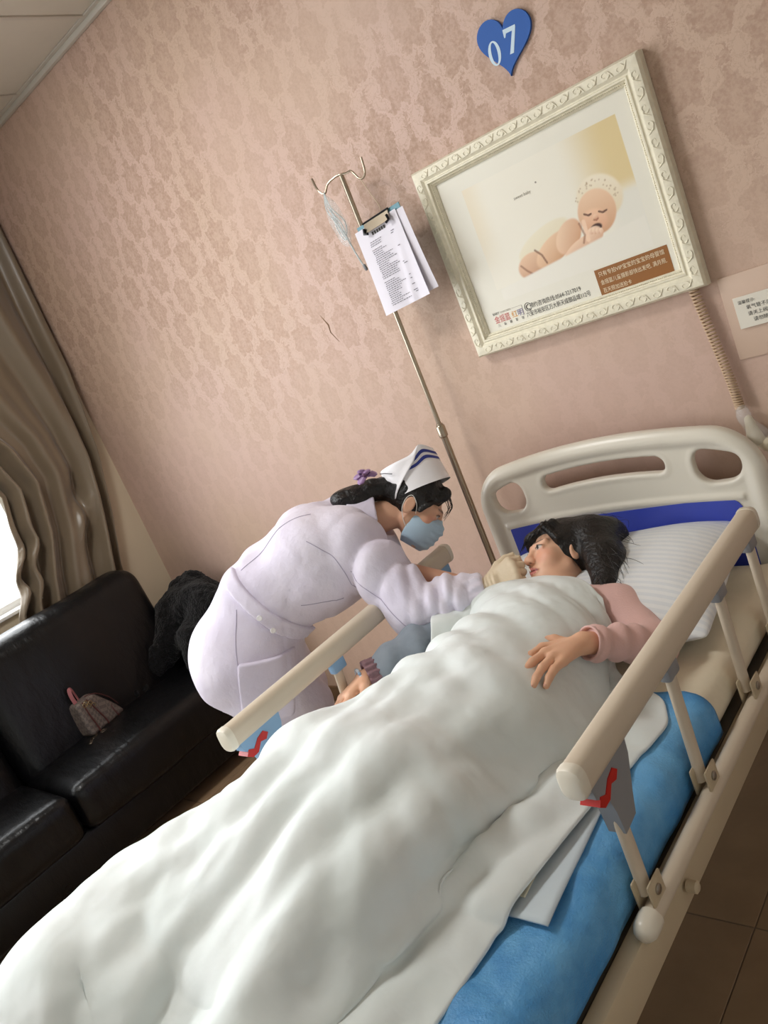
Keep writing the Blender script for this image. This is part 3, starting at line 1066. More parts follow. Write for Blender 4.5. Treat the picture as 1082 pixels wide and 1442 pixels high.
# ------------------------------------------------------------------ mattress with its sheet
M_SHEET = mat('cream_cotton_sheet', (226, 214, 190), 0.8, bump=0.35, bscale=14, bdist=0.012, sheen=0.1)
MZ = 0.665
def mattress_sdf(P):
    d = sd_box(P, (XC, -1.100, 0.61), (0.462, 0.963, 0.055), 0.045)
    side = np.clip((P[:, 0] - 0.22) / 0.1, 0, 1)
    wr = wob(P, 26, 3, 6, (0.7, 1.3, 1.0)) * 0.0045 + np.sin(P[:, 1] * 34 + P[:, 0] * 30 + 2 * wob(P, 6, 1, 3)) * 0.004 * side
    return d - wr * np.clip((P[:, 2] - 0.57) / 0.04, 0, 1)
mt = sdf_obj('mattress', mattress_sdf, (XC - 0.50, -2.11, 0.53), (XC + 0.50, -0.11, 0.70), 0.0075, M_SHEET)
tag(mt, 'mattress in a wrinkled cream sheet on the hospital bed', 'mattress')

# ------------------------------------------------------------------ blue disposable bed pad wrapping over the near edge
def arc_profile(x_in, off, zlow):
    """points (x, z) from the middle of the mattress over its near edge and down"""
    e = XC + 0.462 - 0.045
    pts = [(x, MZ + off) for x in np.linspace(x_in, e, 22)]
    for a in np.linspace(0, math.pi / 2, 10)[1:]:
        pts.append((e + (0.045 + off) * math.sin(a), MZ - 0.045 + (0.045 + off) * math.cos(a)))
    for z in np.linspace(MZ - 0.050, zlow, 5):
        pts.append((e + 0.045 + off, z))
    return pts
def pad_sheet(name, x_in, off, zlow, y0, y1, ny, material, amp=0.004, seed=1):
    pr_ = arc_profile(x_in, off, zlow)
    V = []
    for j in range(ny + 1):
        y = y0 + (y1 - y0) * j / ny
        for i, (x, z) in enumerate(pr_):
            V.append((x, y, z))
    V = np.array(V)
    w = np.abs(wob(V.astype(np.float32), 20, seed, 6, (0.8, 1.0, 0.8))) * amp + np.maximum(np.sin(V[:, 1] * 24 + 5 * V[:, 0] + 1.6 * wob(V.astype(np.float32), 7, seed + 1, 3)) - 0.6, 0) * amp * 3
    top = V[:, 2] >= MZ + off - 1e-4
    nrm = np.stack([np.where(top, 0, 0.8), np.zeros(len(V)), np.where(top, 1.0, 0.6)], 1)
    V = V + nrm * w[:, None]
    n = len(pr_)
    idx = np.arange((ny + 1) * n).reshape(ny + 1, n)
    Q = np.stack([idx[:-1, :-1], idx[1:, :-1], idx[1:, 1:], idx[:-1, 1:]], -1).reshape(-1, 4)
    o = link_mesh(name, np_mesh(name, V, Q), material)
    md = o.modifiers.new('thickness', 'SOLIDIFY'); md.thickness = 0.002; md.offset = 1
    return o
g = NG('blue_nonwoven')
co = g.coord()
n1 = g.ramp(g.noise(co, 7.0, 4.0, 0.6), 0.3, 0.7)
g.link(g.mix(n1, rgb(62, 138, 200), rgb(112, 178, 226)), g.b.inputs['Base Color'])
g.b.inputs['Roughness'].default_value = 0.5
hh = g.math('ADD', g.noise(co, 18.0, 4.0), g.math('MULTIPLY', g.noise(co, 240.0, 2.0), 0.2))
hh = g.math('ADD', hh, g.math('MULTIPLY', g.crease(co, 5.0, 2.0), 0.35))
g.bump(hh, 0.55, 0.014)
M_BLUEPAD = g.m
bp_o = pad_sheet('bed_pad', -0.02, 0.006, 0.572, -0.80, -2.07, 120, M_BLUEPAD, 0.005, 2)
tag(bp_o, 'blue disposable bed pad wrapped over the near edge of the mattress', 'bed pad')
# pale absorbent pad on top, with a folded paper under the quilt's edge
M_PALEPAD = mat('pale_absorbent_pad', (206, 218, 226), 0.7, bump=0.3, bscale=30, bdist=0.006, var=0.05)
def flat_sheet(name, corners, z, material, th, seed, amp):
    (ax, ay), (bx, by), (cx, cy), (dx, dy) = corners
    n = 24
    V = []
    for j in range(n + 1):
        for i in range(n + 1):
            s, t = i / n, j / n
            V.append(((1 - s) * (1 - t) * ax + s * (1 - t) * bx + s * t * cx + (1 - s) * t * dx,
                      (1 - s) * (1 - t) * ay + s * (1 - t) * by + s * t * cy + (1 - s) * t * dy, z))
    V = np.array(V)
    V[:, 2] += (wob(V.astype(np.float32), 18, seed, 5) * 0.5 + 0.5) * amp
    idx = np.arange((n + 1) ** 2).reshape(n + 1, n + 1)
    Q = np.stack([idx[:-1, :-1], idx[:-1, 1:], idx[1:, 1:], idx[1:, :-1]], -1).reshape(-1, 4)
    me = np_mesh(name, V, Q)
    o = link_mesh(name, me, material)
    md = o.modifiers.new('thickness', 'SOLIDIFY'); md.thickness = th; md.offset = 0
    return o
tag(flat_sheet('absorbent_pad', ((0.02, -1.10), (0.300, -1.10), (0.338, -1.475), (0.02, -1.475)), MZ + 0.0165, M_PALEPAD, 0.004, 3, 0.006),
    'pale absorbent pad lying on the blue bed pad beside the quilt', 'pad')
tag(flat_sheet('folded_paper', ((0.17, -1.345), (0.262, -1.345), (0.272, -1.435), (0.17, -1.435)), MZ + 0.0255, mat('cream_paper', (236, 230, 206), 0.6), 0.002, 4, 0.001),
    'small cream folded paper peeking out from under the quilt edge', 'paper')

# ------------------------------------------------------------------ pillow
g = NG('striped_white_pillowcase')
co = g.coord()
s = g.sep(g.mapping(co, (1, 1, 1), (0, 0, 0.06)))
st = g.ramp(g.math('SINE', g.math('MULTIPLY', s[1], 2 * math.pi / 0.021)), -0.25, 0.25)
g.link(g.mix(st, rgb(226, 231, 236), rgb(236, 239, 241)), g.b.inputs['Base Color'])
g.link(g.math('ADD', 0.38, g.math('MULTIPLY', st, 0.35)), g.b.inputs['Roughness'])
g.bump(g.math('ADD', g.noise(co, 16.0, 4.0), g.math('MULTIPLY', g.crease(co, 6.0, 1.0), 0.3)), 0.3, 0.012)
def pillow_sdf(P):
    q = P - N3(-0.055, -0.40, 0.735)
    a = 0.10
    x = q[:, 0] * math.cos(a) + q[:, 1] * math.sin(a); y = -q[:, 0] * math.sin(a) + q[:, 1] * math.cos(a); z = q[:, 2] - 0.10 * (q[:, 1])
    u = np.clip(np.abs(x) / 0.365, 0, 1); v = np.clip(np.abs(y) / 0.265, 0, 1)
    th = 0.085 * np.maximum((1 - u ** 3.2) * (1 - v ** 2.6), 0.0) ** 0.55 + 0.002
    # hollow under the head
    th = th - 0.045 * np.exp(-((q[:, 0] + 0.13) / 0.13) ** 2 - ((q[:, 1] - 0.03) / 0.14) ** 2)
    th = th + 0.004 * wob(P, 22, 2, 5) * (1 - u * v)
    box = np.maximum(np.abs(x) - 0.365, np.abs(y) - 0.265)
    return np.maximum(np.abs(z) - th, box) * 0.7
pl = sdf_obj('pillow', pillow_sdf, (-0.50, -0.76, 0.62), (0.38, -0.08, 0.88), 0.006, g.m, it=3)
tag(pl, 'white striped pillow under the head of the lying woman', 'pillow')

# ================================================================== IV STAND, CLIPBOARD AND TUBING
M_CHROME = mat('brushed_steel', (170, 158, 140), 0.28, 1.0)
PXI, PYI = -0.628, -0.085
iv = thing('iv_stand', (PXI, PYI, 0), 'steel IV stand with hooked top beside the headboard', 'IV stand')
MB().sweep([(PXI, PYI, 0.04), (PXI, PYI, 1.25)], 0.0115, 14).build('lower_pole', M_CHROME, iv)
MB().sweep([(PXI, PYI, 1.22), (PXI, PYI, 2.115)], 0.0080, 14).build('upper_pole', M_CHROME, iv)
MB().lathe((PXI, PYI, 1.20), (0, 0, 1), [(0.0125, 0), (0.016, 0.004), (0.016, 0.04), (0.0125, 0.045)], 16).build('collar', M_CHROME, iv)
MB().lathe((PXI, PYI, 0.0), (0, 0, 1), [(0.078, 0), (0.080, 0.01), (0.060, 0.025), (0.016, 0.035), (0.014, 0.06)], 28).build('base', M_UNDER, iv)
hk = spline([(PXI - 0.105, PYI - 0.02, 2.150), (PXI - 0.098, PYI - 0.02, 2.108), (PXI - 0.076, PYI - 0.02, 2.090), (PXI - 0.055, PYI - 0.012, 2.112), (PXI - 0.02, PYI - 0.004, 2.120), (PXI, PYI, 2.118), (PXI + 0.03, PYI - 0.006, 2.112), (PXI + 0.055, PYI - 0.014, 2.108), (PXI + 0.082, PYI - 0.020, 2.074), (PXI + 0.108, PYI - 0.020, 2.082), (PXI + 0.116, PYI - 0.020, 2.128)], 6)
MB().sweep(hk, 0.0036, 8).build('hook_bar', M_CHROME, iv)

# clipboard hanging on a cord from the hook
cb = thing('clipboard', (-0.53, -0.115, 1.66), 'clipboard holding printed record sheets hung from the IV stand hook', 'clipboard')
M_BOARD = mat('teal_board', (92, 142, 156), 0.4)
M_PAPER = mat('lilac_white_paper', (226, 222, 232), 0.65)
M_BLACKCLIP = mat('black_clip', (22, 22, 26), 0.3, 0.4)
def cbp(u, v, t):
    """board frame: u right, v up from the top edge, t towards the viewer"""
    a = math.radians(4)
    uu = u * math.cos(a) - v * math.sin(a); vv = u * math.sin(a) + v * math.cos(a)
    return (-0.535 + uu, -0.112 + 0.03 * v - t, 1.940 + vv)
def cbox(lo, hi, name, m, parent):
    V = [cbp(a, b, c) for c in (lo[2], hi[2]) for (a, b) in ((lo[0], lo[1]), (hi[0], lo[1]), (hi[0], hi[1]), (lo[0], hi[1]))]
    return MB().add(V, [(0, 1, 2, 3), (7, 6, 5, 4), (0, 4, 5, 1), (1, 5, 6, 2), (2, 6, 7, 3), (3, 7, 4, 0)]).build(name, m, parent, smooth=0)
cbox((-0.092, -0.262, -0.003), (0.100, 0.012, 0.000), 'board', M_BOARD, cb)
def sheet(name, u0, u1, v0, v1, base, seed, curl):
    n, m_ = 26, 34
    V = []
    for j in range(m_ + 1):
        for i in range(n + 1):
            s, t = i / n, j / m_
            u = u0 + (u1 - u0) * s + 0.012 * t * t * (1 if s > 0.5 else -0.6) * abs(s - 0.5) * 2; v = v0 + (v1 - v0) * t
            z = base + curl * (0.016 * t * math.sin(3.0 * s + seed) ** 2 + 0.012 * t ** 2 * s + 0.006 * math.exp(-((s - 0.78 + 0.25 * (t - 0.5)) / 0.06) ** 2) * t)
            V.append(cbp(u, v, z))
    idx = np.arange((n + 1) * (m_ + 1)).reshape(m_ + 1, n + 1)
    Q = np.stack([idx[:-1, :-1], idx[1:, :-1], idx[1:, 1:], idx[:-1, 1:]], -1).reshape(-1, 4)
    return link_mesh(name, np_mesh(name, np.array(V), Q), M_PAPER, cb)
sheet('paper_sheet', -0.085, 0.110, -0.005, -0.270, 0.0015, 0.4, 0.4)
sh = sheet('paper_sheet', -0.105, 0.082, 0.0, -0.278, 0.004, 1.0, 1.0)
def sheet_pt(s, t, up=0.0012):
    seed = 1.0
    u = -0.105 + 0.187 * s + 0.012 * t * t * (1 if s > 0.5 else -0.6) * abs(s - 0.5) * 2; v = -0.278 * t
    z = 0.004 + (0.016 * t * math.sin(3.0 * s + seed) ** 2 + 0.012 * t ** 2 * s + 0.006 * math.exp(-((s - 0.78 + 0.25 * (t - 0.5)) / 0.06) ** 2) * t)
    return cbp(u, v, z + up)
def ink_strip(s0, s1, t, hgt):
    k = max(2, int((s1 - s0) / 0.05))
    V, Fc = [], []
    for i in range(k + 1):
        s = s0 + (s1 - s0) * i / k
        V += [sheet_pt(s, t), sheet_pt(s, t + hgt)]
    for i in range(k):
        Fc.append((2 * i, 2 * i + 1, 2 * i + 3, 2 * i + 2))
    return V, Fc
M_INKLITE = mat('printed_lines', (112, 108, 118), 0.7)
pl_ = MB()
for k in range(34):
    t = 0.18 + k * 0.0225
    if k in (3, 20):
        continue
    s0 = 0.24 + rng.uniform(-0.01, 0.02)
    e1 = rng.uniform(0.42, 0.70)
    s = s0
    while s < e1:
        w = rng.uniform(0.015, 0.05)
        pl_.add(*ink_strip(s, min(s + w, e1), t, 0.008))
        s += w + 0.012
    if rng.random() < 0.5:
        q = rng.uniform(0.70, 0.78)
        pl_.add(*ink_strip(q, q + rng.uniform(0.03, 0.08), t, 0.008))
tag(pl_.build('printed_lines', M_INKLITE, sh, smooth=0), kind='stuff')
tt_ = MB()
for k in range(6):
    tt_.add(*ink_strip(0.36 + k * 0.055, 0.36 + k * 0.055 + 0.040, 0.085, 0.036))
tt_.build('title_line', M_INK, sh, smooth=0)
cl = MB()
V = [cbp(a, b, c) for (a, b, c) in ((-0.055, 0.010, 0.002), (0.055, 0.010, 0.002), (0.055, -0.020, 0.012), (-0.055, -0.020, 0.012), (-0.055, 0.010, 0.006), (0.055, 0.010, 0.006), (0.055, -0.020, 0.016), (-0.055, -0.020, 0.016))]
cl.add(V, [(0, 1, 2, 3), (7, 6, 5, 4), (0, 4, 5, 1), (1, 5, 6, 2), (2, 6, 7, 3), (3, 7, 4, 0)])
cl.build('clip_plate', M_CHROME, cb)
bk = MB()
for e in (-1, 1):
    bk.sweep([cbp(e * 0.052, -0.004, 0.017), cbp(e * 0.056, -0.020, 0.020), cbp(e * 0.042, -0.024, 0.020)], 0.0045, 8)
bk.sweep([cbp(-0.058, 0.012, 0.006), cbp(0.058, 0.012, 0.006)], 0.0032, 8)
bk.build('clip_jaw', M_BLACKCLIP, cb)
M_CORD = mat('pale_cord', (206, 186, 160), 0.7)
MB().sweep(spline([(-0.545, PYI - 0.022, 2.079), (-0.527, -0.112, 2.03), (-0.507, -0.115, 1.975), (-0.512, -0.115, 1.953)], 8), 0.0014, 6).build('cord', M_CORD, cb)

# clear bagged tubing hanging from the other hook
gm = NG('clear_plastic')
gm.b.inputs['Base Color'].default_value = (0.92, 0.95, 0.97, 1)
gm.b.inputs['Roughness'].default_value = 0.12
gm.b.inputs['Transmission Weight'].default_value = 0.0
gm.b.inputs['Alpha'].default_value = 0.22
gm.bump(gm.noise(gm.coord(), 60, 4), 0.8, 0.01)
M_CLEAR = gm.m
M_TUBE = mat('clear_tubing', (214, 224, 226), 0.2, alpha=0.75)
tb = thing('oxygen_tubing', (-0.68, -0.12, 1.90), 'bagged clear oxygen tubing hanging from the left hook of the IV stand', 'tubing')
def bag_sdf(P):
    q = P - N3(-0.692, -0.112, 2.005)
    ax = unit((0.10, 0.0, -1.0)).astype(np.float32)
    t = q @ ax
    lat = q - t[:, None] * ax
    w = 0.030 * np.clip(1 - ((t - 0.01) / 0.095) ** 2, 0, 1) ** 0.5
    w = w + 0.006 * wob(P, 70, 2, 5)
    r = np.sqrt(lat[:, 0] ** 2 + (lat[:, 1] * 2.0) ** 2 + lat[:, 2] ** 2)
    return np.maximum(r - w, np.abs(t) - 0.10) * 0.5
sdf_obj('plastic_bag', bag_sdf, (-0.76, -0.16, 1.88), (-0.62, -0.06, 2.13), 0.004, M_CLEAR, tb, it=2)
tub = MB()
for k in range(3):
    tub.sweep(spline([(-0.702, -0.110, 2.092), (-0.712 + 0.010 * k, -0.118, 2.04), (-0.690 + 0.012 * k, -0.120 + 0.006 * k, 1.98), (-0.676 - 0.006 * k, -0.114, 1.93), (-0.690 - 0.008 * k, -0.110, 1.97), (-0.700, -0.112, 2.04)], 6), 0.0022, 6)
tub.build('tube_loops', M_TUBE, tb)
MB().sweep(spline([(-0.684, -0.112, 1.96), (-0.674, -0.112, 1.90), (-0.664, -0.114, 1.86), (-0.655, -0.114, 1.83)], 6), 0.0028, 8).build('tube', M_TUBE, tb)
MB().lathe((-0.655, -0.114, 1.835), (0.25, 0, -1), [(0.004, 0), (0.006, 0.004), (0.006, 0.018), (0.003, 0.022)], 12).build('connector', M_GREYPLAST, tb)

# ------------------------------------------------------------------ coiled call-button cord behind the picture
M_COIL = mat('beige_coiled_cord', (196, 168, 138), 0.5)
cc = thing('call_button', (0.34, -0.03, 1.0), 'coiled beige call-button cord with bagged handset hanging by the headboard', 'call button')
ctr = spline([(0.298, -0.016, 1.455), (0.306, -0.018, 1.36), (0.318, -0.020, 1.25), (0.328, -0.022, 1.15), (0.332, -0.024, 1.07)], 10)
ctr = np.array(ctr)
turns, npt = 46, 46 * 10
hel = []
for k in range(npt + 1):
    t = k / npt
    i = t * (len(ctr) - 1); j = min(int(i), len(ctr) - 2); p = ctr[j] + (ctr[j + 1] - ctr[j]) * (i - j)
    a = 2 * math.pi * turns * t
    hel.append(p + np.array([math.cos(a), math.sin(a) * 1.0, 0]) * 0.0115)
MB().sweep(hel, 0.0028, 6).build('coiled_cord', M_COIL, cc)
M_PALEHAND = mat('ivory_handset', (222, 212, 188), 0.4)
def handset(P):
    d = sd_cone(P, (0.347, -0.030, 1.035), (0.352, -0.036, 0.985), 0.012, 0.020)
    d = smin(d, sd_cone(P, (0.352, -0.036, 0.985), (0.375, -0.040, 0.955), 0.018, 0.014), 0.01)
    return d
sdf_obj('handset', handset, (0.30, -0.075, 0.92), (0.41, 0.0, 1.07), 0.003, M_PALEHAND, cc)
def wrapbag(P):
    d = sd_cone(P, (0.338, -0.028, 1.065), (0.360, -0.036, 0.985), 0.013, 0.026)
    return d - 0.006 * wob(P, 75, 4, 5)
sdf_obj('wrapping_bag', wrapbag, (0.28, -0.09, 0.93), (0.42, 0.01, 1.11), 0.004, M_CLEAR, cc)
MB().lathe((0.392, -0.052, 0.962), (0.15, -1, 0), [(0.017, -0.012), (0.020, -0.008), (0.020, 0.006), (0.014, 0.010), (0.008, 0.010), (0.008, 0.006)], 20).build('round_button', M_PALEHAND, cc)

# ================================================================== SOFA
g = NG('black_leather')
co = g.coord()
g.link(g.mix(g.ramp(g.noise(co, 3.0, 3.0), 0.3, 0.7), rgb(7, 7, 8), rgb(13, 13, 15)), g.b.inputs['Base Color'])
g.link(g.math('ADD', 0.22, g.math('MULTIPLY', g.noise(co, 6.0, 3.0), 0.20)), g.b.inputs['Roughness'])
g.b.inputs['Specular IOR Level'].default_value = 0.30
hgt = g.math('ADD', g.noise(g.mapping(co, (1.0, 2.2, 1.0)), 9.0, 4.0), g.math('MULTIPLY', g.noise(co, 160.0, 2.0), 0.12))
g.bump(hgt, 0.30, 0.02)
M_LEATHER = g.m
SX0, SX1 = -2.765, -2.10
SY0, SY1 = -2.35, -0.12
sofa = thing('sofa', (-2.43, -1.2, 0), 'black leather sofa standing along the window wall', 'sofa')
def cushion(c, h, rad, bulge_ax, bulge, seed, shear=0.0):
    def fn(P):
        q = P.copy()
        q[:, 0] += shear * (P[:, 2] - c[2])
        d = sd_box(q, c, h, rad)
        u = [np.clip(np.abs(q[:, i] - c[i]) / h[i], 0, 1) for i in range(3)]
        o = [i for i in range(3) if i != bulge_ax]
        b = bulge * (1 - u[o[0]] ** 2) * (1 - u[o[1]] ** 2)
        return d - b - 0.003 * wob(P, 14, seed, 5)
    lo = np.array(c) - np.array(h) - 0.12; hi = np.array(c) + np.array(h) + 0.12
    return fn, lo, hi
# seats, backs
for k, (ya, yb) in enumerate(((-1.263, -0.335), (-2.20, -1.268))):
    fn, lo, hi = cushion(((SX1 + SX0) / 2 + 0.035, (ya + yb) / 2, 0.335), (0.325, (yb - ya) / 2, 0.105), 0.05, 2, 0.022, 3 + k)
    sdf_obj('seat_cushion', fn, lo, hi, 0.014, M_LEATHER, sofa, it=2)
    fn, lo, hi = cushion((-2.625, (ya + yb) / 2, 0.68), (0.115, (yb - ya) / 2, 0.325), 0.085, 0, 0.03, 7 + k, 0.16)
    sdf_obj('back_cushion', fn, lo, hi, 0.014, M_LEATHER, sofa, it=2)
for (ya, yb) in ((SY1 - 0.215, SY1), (SY0, SY0 + 0.15)):
    fn, lo, hi = cushion(((SX0 + SX1) / 2, (ya + yb) / 2, 0.335), (0.345, (yb - ya) / 2, 0.29), 0.06, 1, 0.012, 11)
    sdf_obj('arm', fn, lo, hi, 0.014, M_LEATHER, sofa, it=2)
MB().box((SX0, SY0 + 0.02, 0.065), (SX1 - 0.02, SY1 - 0.02, 0.24), 0.02, seg=3).build('base', M_LEATHER, sofa)
for x in (SX0 + 0.06, SX1 - 0.08):
    for y in (SY0 + 0.08, SY1 - 0.08):
        MB().lathe((x, y, 0), (0, 0, 1), [(0.024, 0), (0.028, 0.01), (0.030, 0.07)], 14).build('leg', M_UNDER, sofa)

# black fluffy coat thrown over the far arm
g = NG('black_fleece')
co = g.coord()
g.link(g.mix(g.ramp(g.noise(co, 60.0, 3.0), 0.35, 0.65), rgb(6, 6, 7), rgb(20, 19, 21)), g.b.inputs['Base Color'])
g.b.inputs['Roughness'].default_value = 0.95
g.b.inputs['Specular IOR Level'].default_value = 0.15
g.b.inputs['Sheen Weight'].default_value = 0.12
g.bump(g.noise(co, 110.0, 4.0), 1.0, 0.012)
def coat_sdf(P):
    d = sd_cone(P, (-2.52, -0.17, 0.70), (-2.28, -0.22, 0.665), 0.13, 0.11)
    d = smin(d, sd_cone(P, (-2.46, -0.13, 0.80), (-2.42, -0.16, 0.70), 0.05, 0.12), 0.06)
    d = smin(d, sd_cone(P, (-2.52, -0.30, 0.66), (-2.50, -0.52, 0.515), 0.11, 0.06), 0.07)
    d = smin(d, sd_cone(P, (-2.52, -0.50, 0.50), (-2.50, -0.74, 0.465), 0.055, 0.022), 0.05)
    d = smin(d, sd_cone(P, (-2.30, -0.36, 0.60), (-2.26, -0.42, 0.50), 0.08, 0.06), 0.06)
    d = d - 0.014 * wob(P, 24, 5, 6) - 0.006 * wob(P, 70, 3, 6) - 0.003 * wob(P, 180, 1, 6)
    # rests on the arm and seat: never below them
    return d
ct = sdf_obj('coat', coat_sdf, (-2.74, -0.82, 0.40), (-2.08, -0.005, 0.93), 0.008, g.m, it=0)
tag(ct, 'black fleece coat heaped over the far arm of the sofa', 'coat')

# handbag on the seat
g = NG('handbag_canvas')
co = g.coord()
ck = g.nt.nodes.new('ShaderNodeTexChecker'); ck.inputs['Scale'].default_value = 70
g.link(g.mapping(co, (1, 1, 1), (0.3, 0.2, 0.5)), ck.inputs['Vector'])
g.link(g.mix(ck.outputs['Fac'], rgb(82, 72, 69), rgb(104, 93, 86)), g.b.inputs['Base Color'])
g.b.inputs['Roughness'].default_value = 0.55
g.bump(g.noise(co, 200, 2), 0.2, 0.002)
M_CANVAS = g.m
M_BAGTRIM = mat('dark_red_trim', (74, 36, 34), 0.4)
M_PINKSTRAP = mat('dusty_pink_strap', (156, 96, 100), 0.45)
M_GOLD = mat('pale_gold_metal', (212, 196, 160), 0.25, 1.0)
BGX, BGY, BGZ = -2.47, -0.875, 0.452
hbag = thing('handbag', (BGX, BGY, BGZ), 'small brown checked handbag with pink handle on the sofa seat', 'handbag')
rb = Matrix.Rotation(math.radians(12), 3, 'Z')
def bag(a, b, c):
    """a along the sofa (towards the window end is -), b outward, c up"""
    q = rb @ Vector((b, a, c))
    return (BGX + q.x, BGY + q.y, BGZ + q.z)
def bagbody(P):
    q = P - N3(BGX, BGY, BGZ)
    R = np.array(rb)
    q = q @ R.astype(np.float32)
    a, b, c = q[:, 1], q[:, 0], q[:, 2]
    t = np.clip(c / 0.165, 0, 1)
    ha = 0.102 - 0.052 * t ** 1.4
    ca = -0.046 * t
    hb_ = 0.062 - 0.026 * t
    d = np.maximum(np.abs(a - ca) - ha, np.abs(b) - hb_)
    u = np.maximum(np.abs(a - ca) - ha + 0.018, 0); v = np.maximum(np.abs(b) - hb_ + 0.018, 0)
    d = np.sqrt(u * u + v * v) + np.minimum(np.maximum(np.abs(a - ca) - ha + 0.018, np.abs(b) - hb_ + 0.018), 0) - 0.018
    d = smax(d, np.abs(c - 0.082) - 0.082, 0.022)
    return (d - 0.0016 * wob(P, 60, 2, 4)) * 0.85
sdf_obj('bag_body', bagbody, (BGX - 0.17, BGY - 0.17, BGZ - 0.01), (BGX + 0.17, BGY + 0.17, BGZ + 0.23), 0.004, M_CANVAS, hbag, it=2)
def bagtop(P):
    q = P - N3(*bag(-0.042, 0.0, 0.195))
    return sd_ell(P, bag(-0.062, 0.020, 0.118), (0.026, 0.036, 0.044)) - 0.0015 * wob(P, 80, 3, 4)
sdf_obj('flap_pocket', bagtop, (BGX - 0.12, BGY - 0.15, BGZ + 0.10), (BGX + 0.10, BGY + 0.07, BGZ + 0.26), 0.004, mat('pale_canvas_flap', (112, 104, 94), 0.55, bump=0.5, bscale=70), hbag)
flat = [(-1, -.18), (1, -.18), (1, .18), (-1, .18)]
MB().sweep(spline([bag(-0.078, 0.012, 0.158), bag(-0.080, 0.010, 0.195), bag(-0.072, 0.004, 0.226), bag(-0.058, 0.0, 0.226), bag(-0.050, -0.004, 0.194), bag(-0.046, -0.004, 0.156)], 6), 0.0085, profile=flat, up=(1, 0, 0)).build('handle', M_PINKSTRAP, hbag)
for s_ in (-0.060, -0.012):
    MB().sweep(spline([bag(s_ * 0.5 - 0.035, 0.037, 0.158), bag(s_ * 0.9 - 0.015, 0.052, 0.09), bag(s_ * 1.1, 0.061, 0.03), bag(s_ * 1.15, 0.063, 0.002)], 5), 0.0038, 6).build('trim_strip', M_BAGTRIM, hbag)
MB().sweep(spline([bag(0.055, 0.040, 0.085), bag(0.045, 0.055, 0.05), bag(0.052, 0.062, 0.004)], 5), 0.0035, 6).build('trim_strip', M_BAGTRIM, hbag)
MB().sweep(spline([bag(-0.098, 0.060, 0.004), bag(0, 0.066, 0.004), bag(0.098, 0.060, 0.004)], 6), 0.0042, 6).build('base_trim', M_BAGTRIM, hbag)
for k in range(5):
    c = bag(-0.066 + 0.010 * k, 0.046, 0.142 - 0.006 * k + 0.012 * (k % 2))
    MB().sweep([(c[0] + 0.001, c[1] + 0.009 * math.cos(t), c[2] + 0.009 * math.sin(t)) for t in np.linspace(0, 2 * math.pi, 15)[:-1]], 0.0018, 6, closed=True).build('metal_ring', M_GOLD, hbag)
MB().sweep(spline([bag(-0.03, 0.020, 0.166), bag(0.015, 0.034, 0.152), bag(0.062, 0.036, 0.105), bag(0.094, 0.030, 0.05), bag(0.110, 0.03, 0.006)], 6), 0.0028, 6).build('shoulder_strap', M_BAGTRIM, hbag)
# keys in front of the bag
ky = thing('key_ring', (-2.38, -0.96, 0.452), 'small metal keys lying on the sofa in front of the handbag', 'keys')
for k, (dx, dy, an) in enumerate(((0, 0, 0.2), (0.012, -0.03, 0.9), (-0.01, 0.035, -0.3))):
    R3 = Matrix.Rotation(an, 3, 'Z')
    mb = MB().box((-2.375 + dx - 0.006, -0.965 + dy - 0.030, 0.456), (-2.375 + dx + 0.006, -0.965 + dy + 0.030, 0.460), 0.001, R3, 1)
    mb.lathe((-2.375 + dx + 0.02 * math.sin(-an), -0.965 + dy + 0.034 * math.cos(an), 0.455), (0, 0, 1), [(0.012, 0), (0.012, 0.005)], 14)
    mb.build('key', M_CHROME, ky)
MB().sweep([(-2.372 + 0.014 * math.cos(t), -0.925 + 0.014 * math.sin(t), 0.460) for t in np.linspace(0, 2 * math.pi, 19)[:-1]], 0.0014, 6, closed=True).build('ring', M_CHROME, ky)

# ================================================================== PEOPLE: shared builders
M_SKIN = mat('skin', (224, 172, 140), 0.48, attr='tint', bump=0.05, bscale=300, bdist=0.001, sss=0.12)
M_HAIR = mat('black_hair', (16, 13, 13), 0.42, bump=0.9, bscale=90, bdist=0.006, scale=(1.0, 1.0, 1.0), spec=0.45)
M_EYEWHITE = mat('eye', (232, 226, 220), 0.15, attr='tint')

def frame3(y, z):
    """columns X (right), Y (forward), Z (up)"""
    y = unit(y); z = np.array(z, float); z = unit(z - y * (z @ y))
    return np.stack([np.cross(y, z), y, z], 1)

class Head:
    def __init__(self, c, R, s=1.0):
        self.c = np.array(c, float); self.R = R; self.s = s
    def w(self, x, y, z):
        return self.c + self.R @ (np.array([x, y, z]) * self.s)
    def local(self, P):
        return ((P - self.c.astype(np.float32)) @ self.R.astype(np.float32)) / np.float32(self.s)

